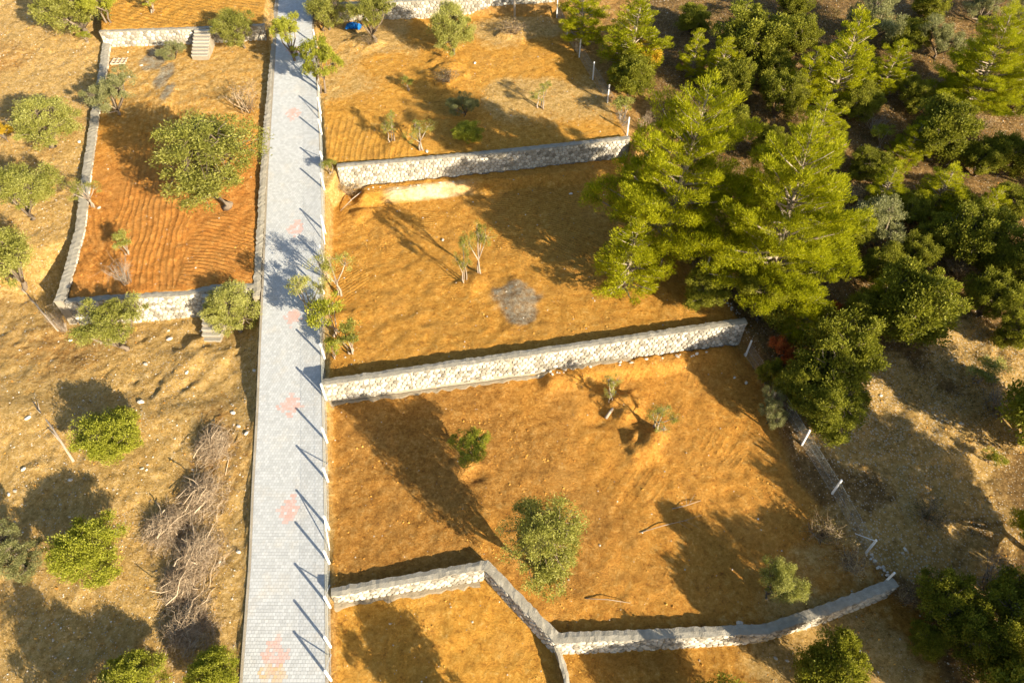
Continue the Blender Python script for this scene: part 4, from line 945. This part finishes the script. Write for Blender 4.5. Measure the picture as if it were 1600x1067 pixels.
for i, x in enumerate(np.sort(rng.uniform(840, 1120, 24))): rock(x, np.interp(x, [800, 1168], [590, 542])+rng.uniform(-2, 4), rng.uniform(3, 11), 'loose stone spilled along the foot of the long middle wall', 'loose stones at the foot of the middle wall', i, 'footing_stone', 'stone')
for i, x in enumerate(np.sort(rng.uniform(575, 770, 13))): rock(x, np.interp(x, [540, 800], [296, 278])+rng.uniform(-1, 4), rng.uniform(3, 8), 'loose stone along the foot of the upper wall above the pale bank', 'loose stones at the foot of the upper wall', i, 'footing_stone', 'stone')
# ------------------------------------------------------------------ pallet, tarpaulin, poles
p = GT(187, 97); root = thing('wooden_pallet', p, 'wooden frame pallet lying on clay in the corner below the short stone wall', 'pallet')
for k in range(3): mb = MB(); mb.box((0, (k-1)*.55, .06), (1.5, .12, .12), 0, .6); link('bearer', mb.mesh('bearer', M['wood'])).parent = root
for k in range(4): mb = MB(); mb.box(((k-1.5)*.46, 0, .15), (.12, 1.25, .05), 0, .8); link('slat', mb.mesh('slat', M['wood'])).parent = root
root.rotation_euler.z = .08
p = GT(553, 44); rng = np.random.default_rng(9); n = 14; V = []; 
for j in range(n):
    for i in range(n):
        x = (i/(n-1)-.5)*1.7; y = (j/(n-1)-.5)*1.3; r = (x/.85)**2+(y/.65)**2; V.append((x+rng.normal(0, .04), y+rng.normal(0, .04), .45*max(0, 1-r)+.10*abs(rng.normal(0, 1))))
Fc = [(j*n+i, j*n+i+1, (j+1)*n+i+1, (j+1)*n+i) for j in range(n-1) for i in range(n-1)]
mb = MB(); mb.add(V, Fc, .6); mb.add([(a, b, c-.03) for a, b, c in V], [q[::-1] for q in Fc], .6)
o = link('tarpaulin', mb.mesh('tarpaulin', M['blue']), None, (p[0], p[1], p[2]+.08)); tag(o, 'crumpled bright blue tarpaulin between two olives at the top', 'tarpaulin')
p = GT(804, 32); mb = MB(); mb.tube([(0, 0, -.3), (0, 0, 3.5), (-.05, 0, 7.5)], [.13, .12, .09], 8, .9); o = link('wooden_pole', mb.mesh('wooden_pole', M['palebark'], True), None, p); tag(o, 'tall bare pole rising past the top edge in front of the stone wall', 'pole')
# ------------------------------------------------------------------ gravel, clods, straw and undergrowth that nobody could count
def scatter(n, seed, dens, xr=(-62, 62), yr=(8, 94)):
    rng = np.random.default_rng(seed); out = []
    X = rng.uniform(*xr, n); Y = rng.uniform(*yr, n)
    inside = np.abs(X) < 30+.52*(Y-10)+4; X, Y = X[inside], Y[inside]
    s = sdist(X, Y, roadpoly); k = (s < -.25) & (rng.random(len(X)) < dens(X, Y)); X, Y = X[k], Y[k]
    return X, Y, hgrid(X, Y), rng
def onclay(X, Y):
    return (hgrid(X, Y, CLAYG) > .02)*1.
def pebbles(name, n, seed, dens, smin, smax, mat, lab):
    X, Y, Z, rng = scatter(n, seed, dens); n = len(X); s = smin*(smax/smin)**(rng.random(n)**2.2); rz = rng.uniform(0, 6.28, n)
    T0 = np.array([(1, 0, 0), (.2, .9, .1), (-.9, .3, 0), (-.3, -.8, .05), (.1, .1, .75), (.5, -.5, .3)])
    Fx = np.array([(0, 1, 4), (1, 2, 4), (2, 3, 4), (3, 5, 4), (5, 0, 4), (3, 0, 5)])
    L = T0[None]*rng.uniform(.7, 1.3, (n, 6, 3))*s[:, None, None]; c, q = np.cos(rz)[:, None], np.sin(rz)[:, None]
    V = np.stack([L[:, :, 0]*c-L[:, :, 1]*q+X[:, None], L[:, :, 0]*q+L[:, :, 1]*c+Y[:, None], L[:, :, 2]+Z[:, None]-.1*s[:, None]], -1).reshape(-1, 3)
    Q = (Fx[None]+6*np.arange(n)[:, None, None]).reshape(-1, 3); me = mesh_np(name, V, Q, M[mat], np.repeat(rng.random(n), 6)); tag(link(name, me), lab, None, None, 'stuff')
M['clod'] = geo_mat('clay_clods', [(0, (.36, .16, .03)), (.5, (.54, .26, .045)), (1, (.66, .36, .08))], 4, .02, 16)
pebbles('gravel', 62000, 31, lambda X, Y: np.where(onclay(X, Y) > 0, .10, np.where(X < 0, .85, .45)),   .02, .10, 'rock', 'loose pale gravel strewn over the slopes and plots')
pebbles('soil_clods', 95000, 32, lambda X, Y: np.where(onclay(X, Y) > 0, .06+.8*sm(fbm(X, Y, 3.5, 3, 3), 0, .35), .12), .025, .11, 'clod', 'small clods of orange clay on the dug plots')
def tufts(name, n, seed, dens, hgt, blades, mat, lab, spread=.10):
    X, Y, Z, rng = scatter(n, seed, dens); n = len(X); m = n*blades; b = np.repeat(np.arange(n), blades)
    C = np.stack([X[b]+rng.normal(0, spread, m), Y[b]+rng.normal(0, spread, m), Z[b]+hgt*.35*rng.uniform(.3, 1.5, m)], -1)
    D = rng.normal(0, .6, (m, 3))+[0, 0, 1]; me = leaves_mesh(name, C, D, hgt*rng.uniform(.6, 1.4, m), hgt*.14, np.clip(rng.normal(.5, .2, m)+.25*noise(C[:, 0], C[:, 1], 3, 8), 0, 1), LM[mat], rng); tag(link(name, me), lab, None, None, 'stuff')
nz = lambda X, Y, sc, s, a, b: sm(fbm(X, Y, sc, s, 2), a, b)
tufts('dry_grass', 26000, 41, lambda X, Y: np.where(onclay(X, Y) > 0, .02, np.where(X < 0, .25+.75*nz(X, Y, 5, 5, -.2, .3), .15+.6*nz(X, Y, 5, 6, -.1, .3))), .16, 7, 'straw', 'short straw coloured dry grass on the slopes')
tufts('undergrowth', 28000, 42, lambda X, Y: np.where((X > 12) & (onclay(X, Y) < 1) & (Y > 26), nz(X, Y, 4, 15, -.3, .15), 0), .30, 11, 'scrubby', 'low brown and olive undergrowth between the hillside bushes', .25)
print('objects', len(bpy.data.objects), 'tris', sum(sum(len(p.vertices)-2 for p in me.polygons) if len(me.polygons) < 3000 else len(me.polygons)*(len(me.polygons[0].vertices)-2) for me in bpy.data.meshes))
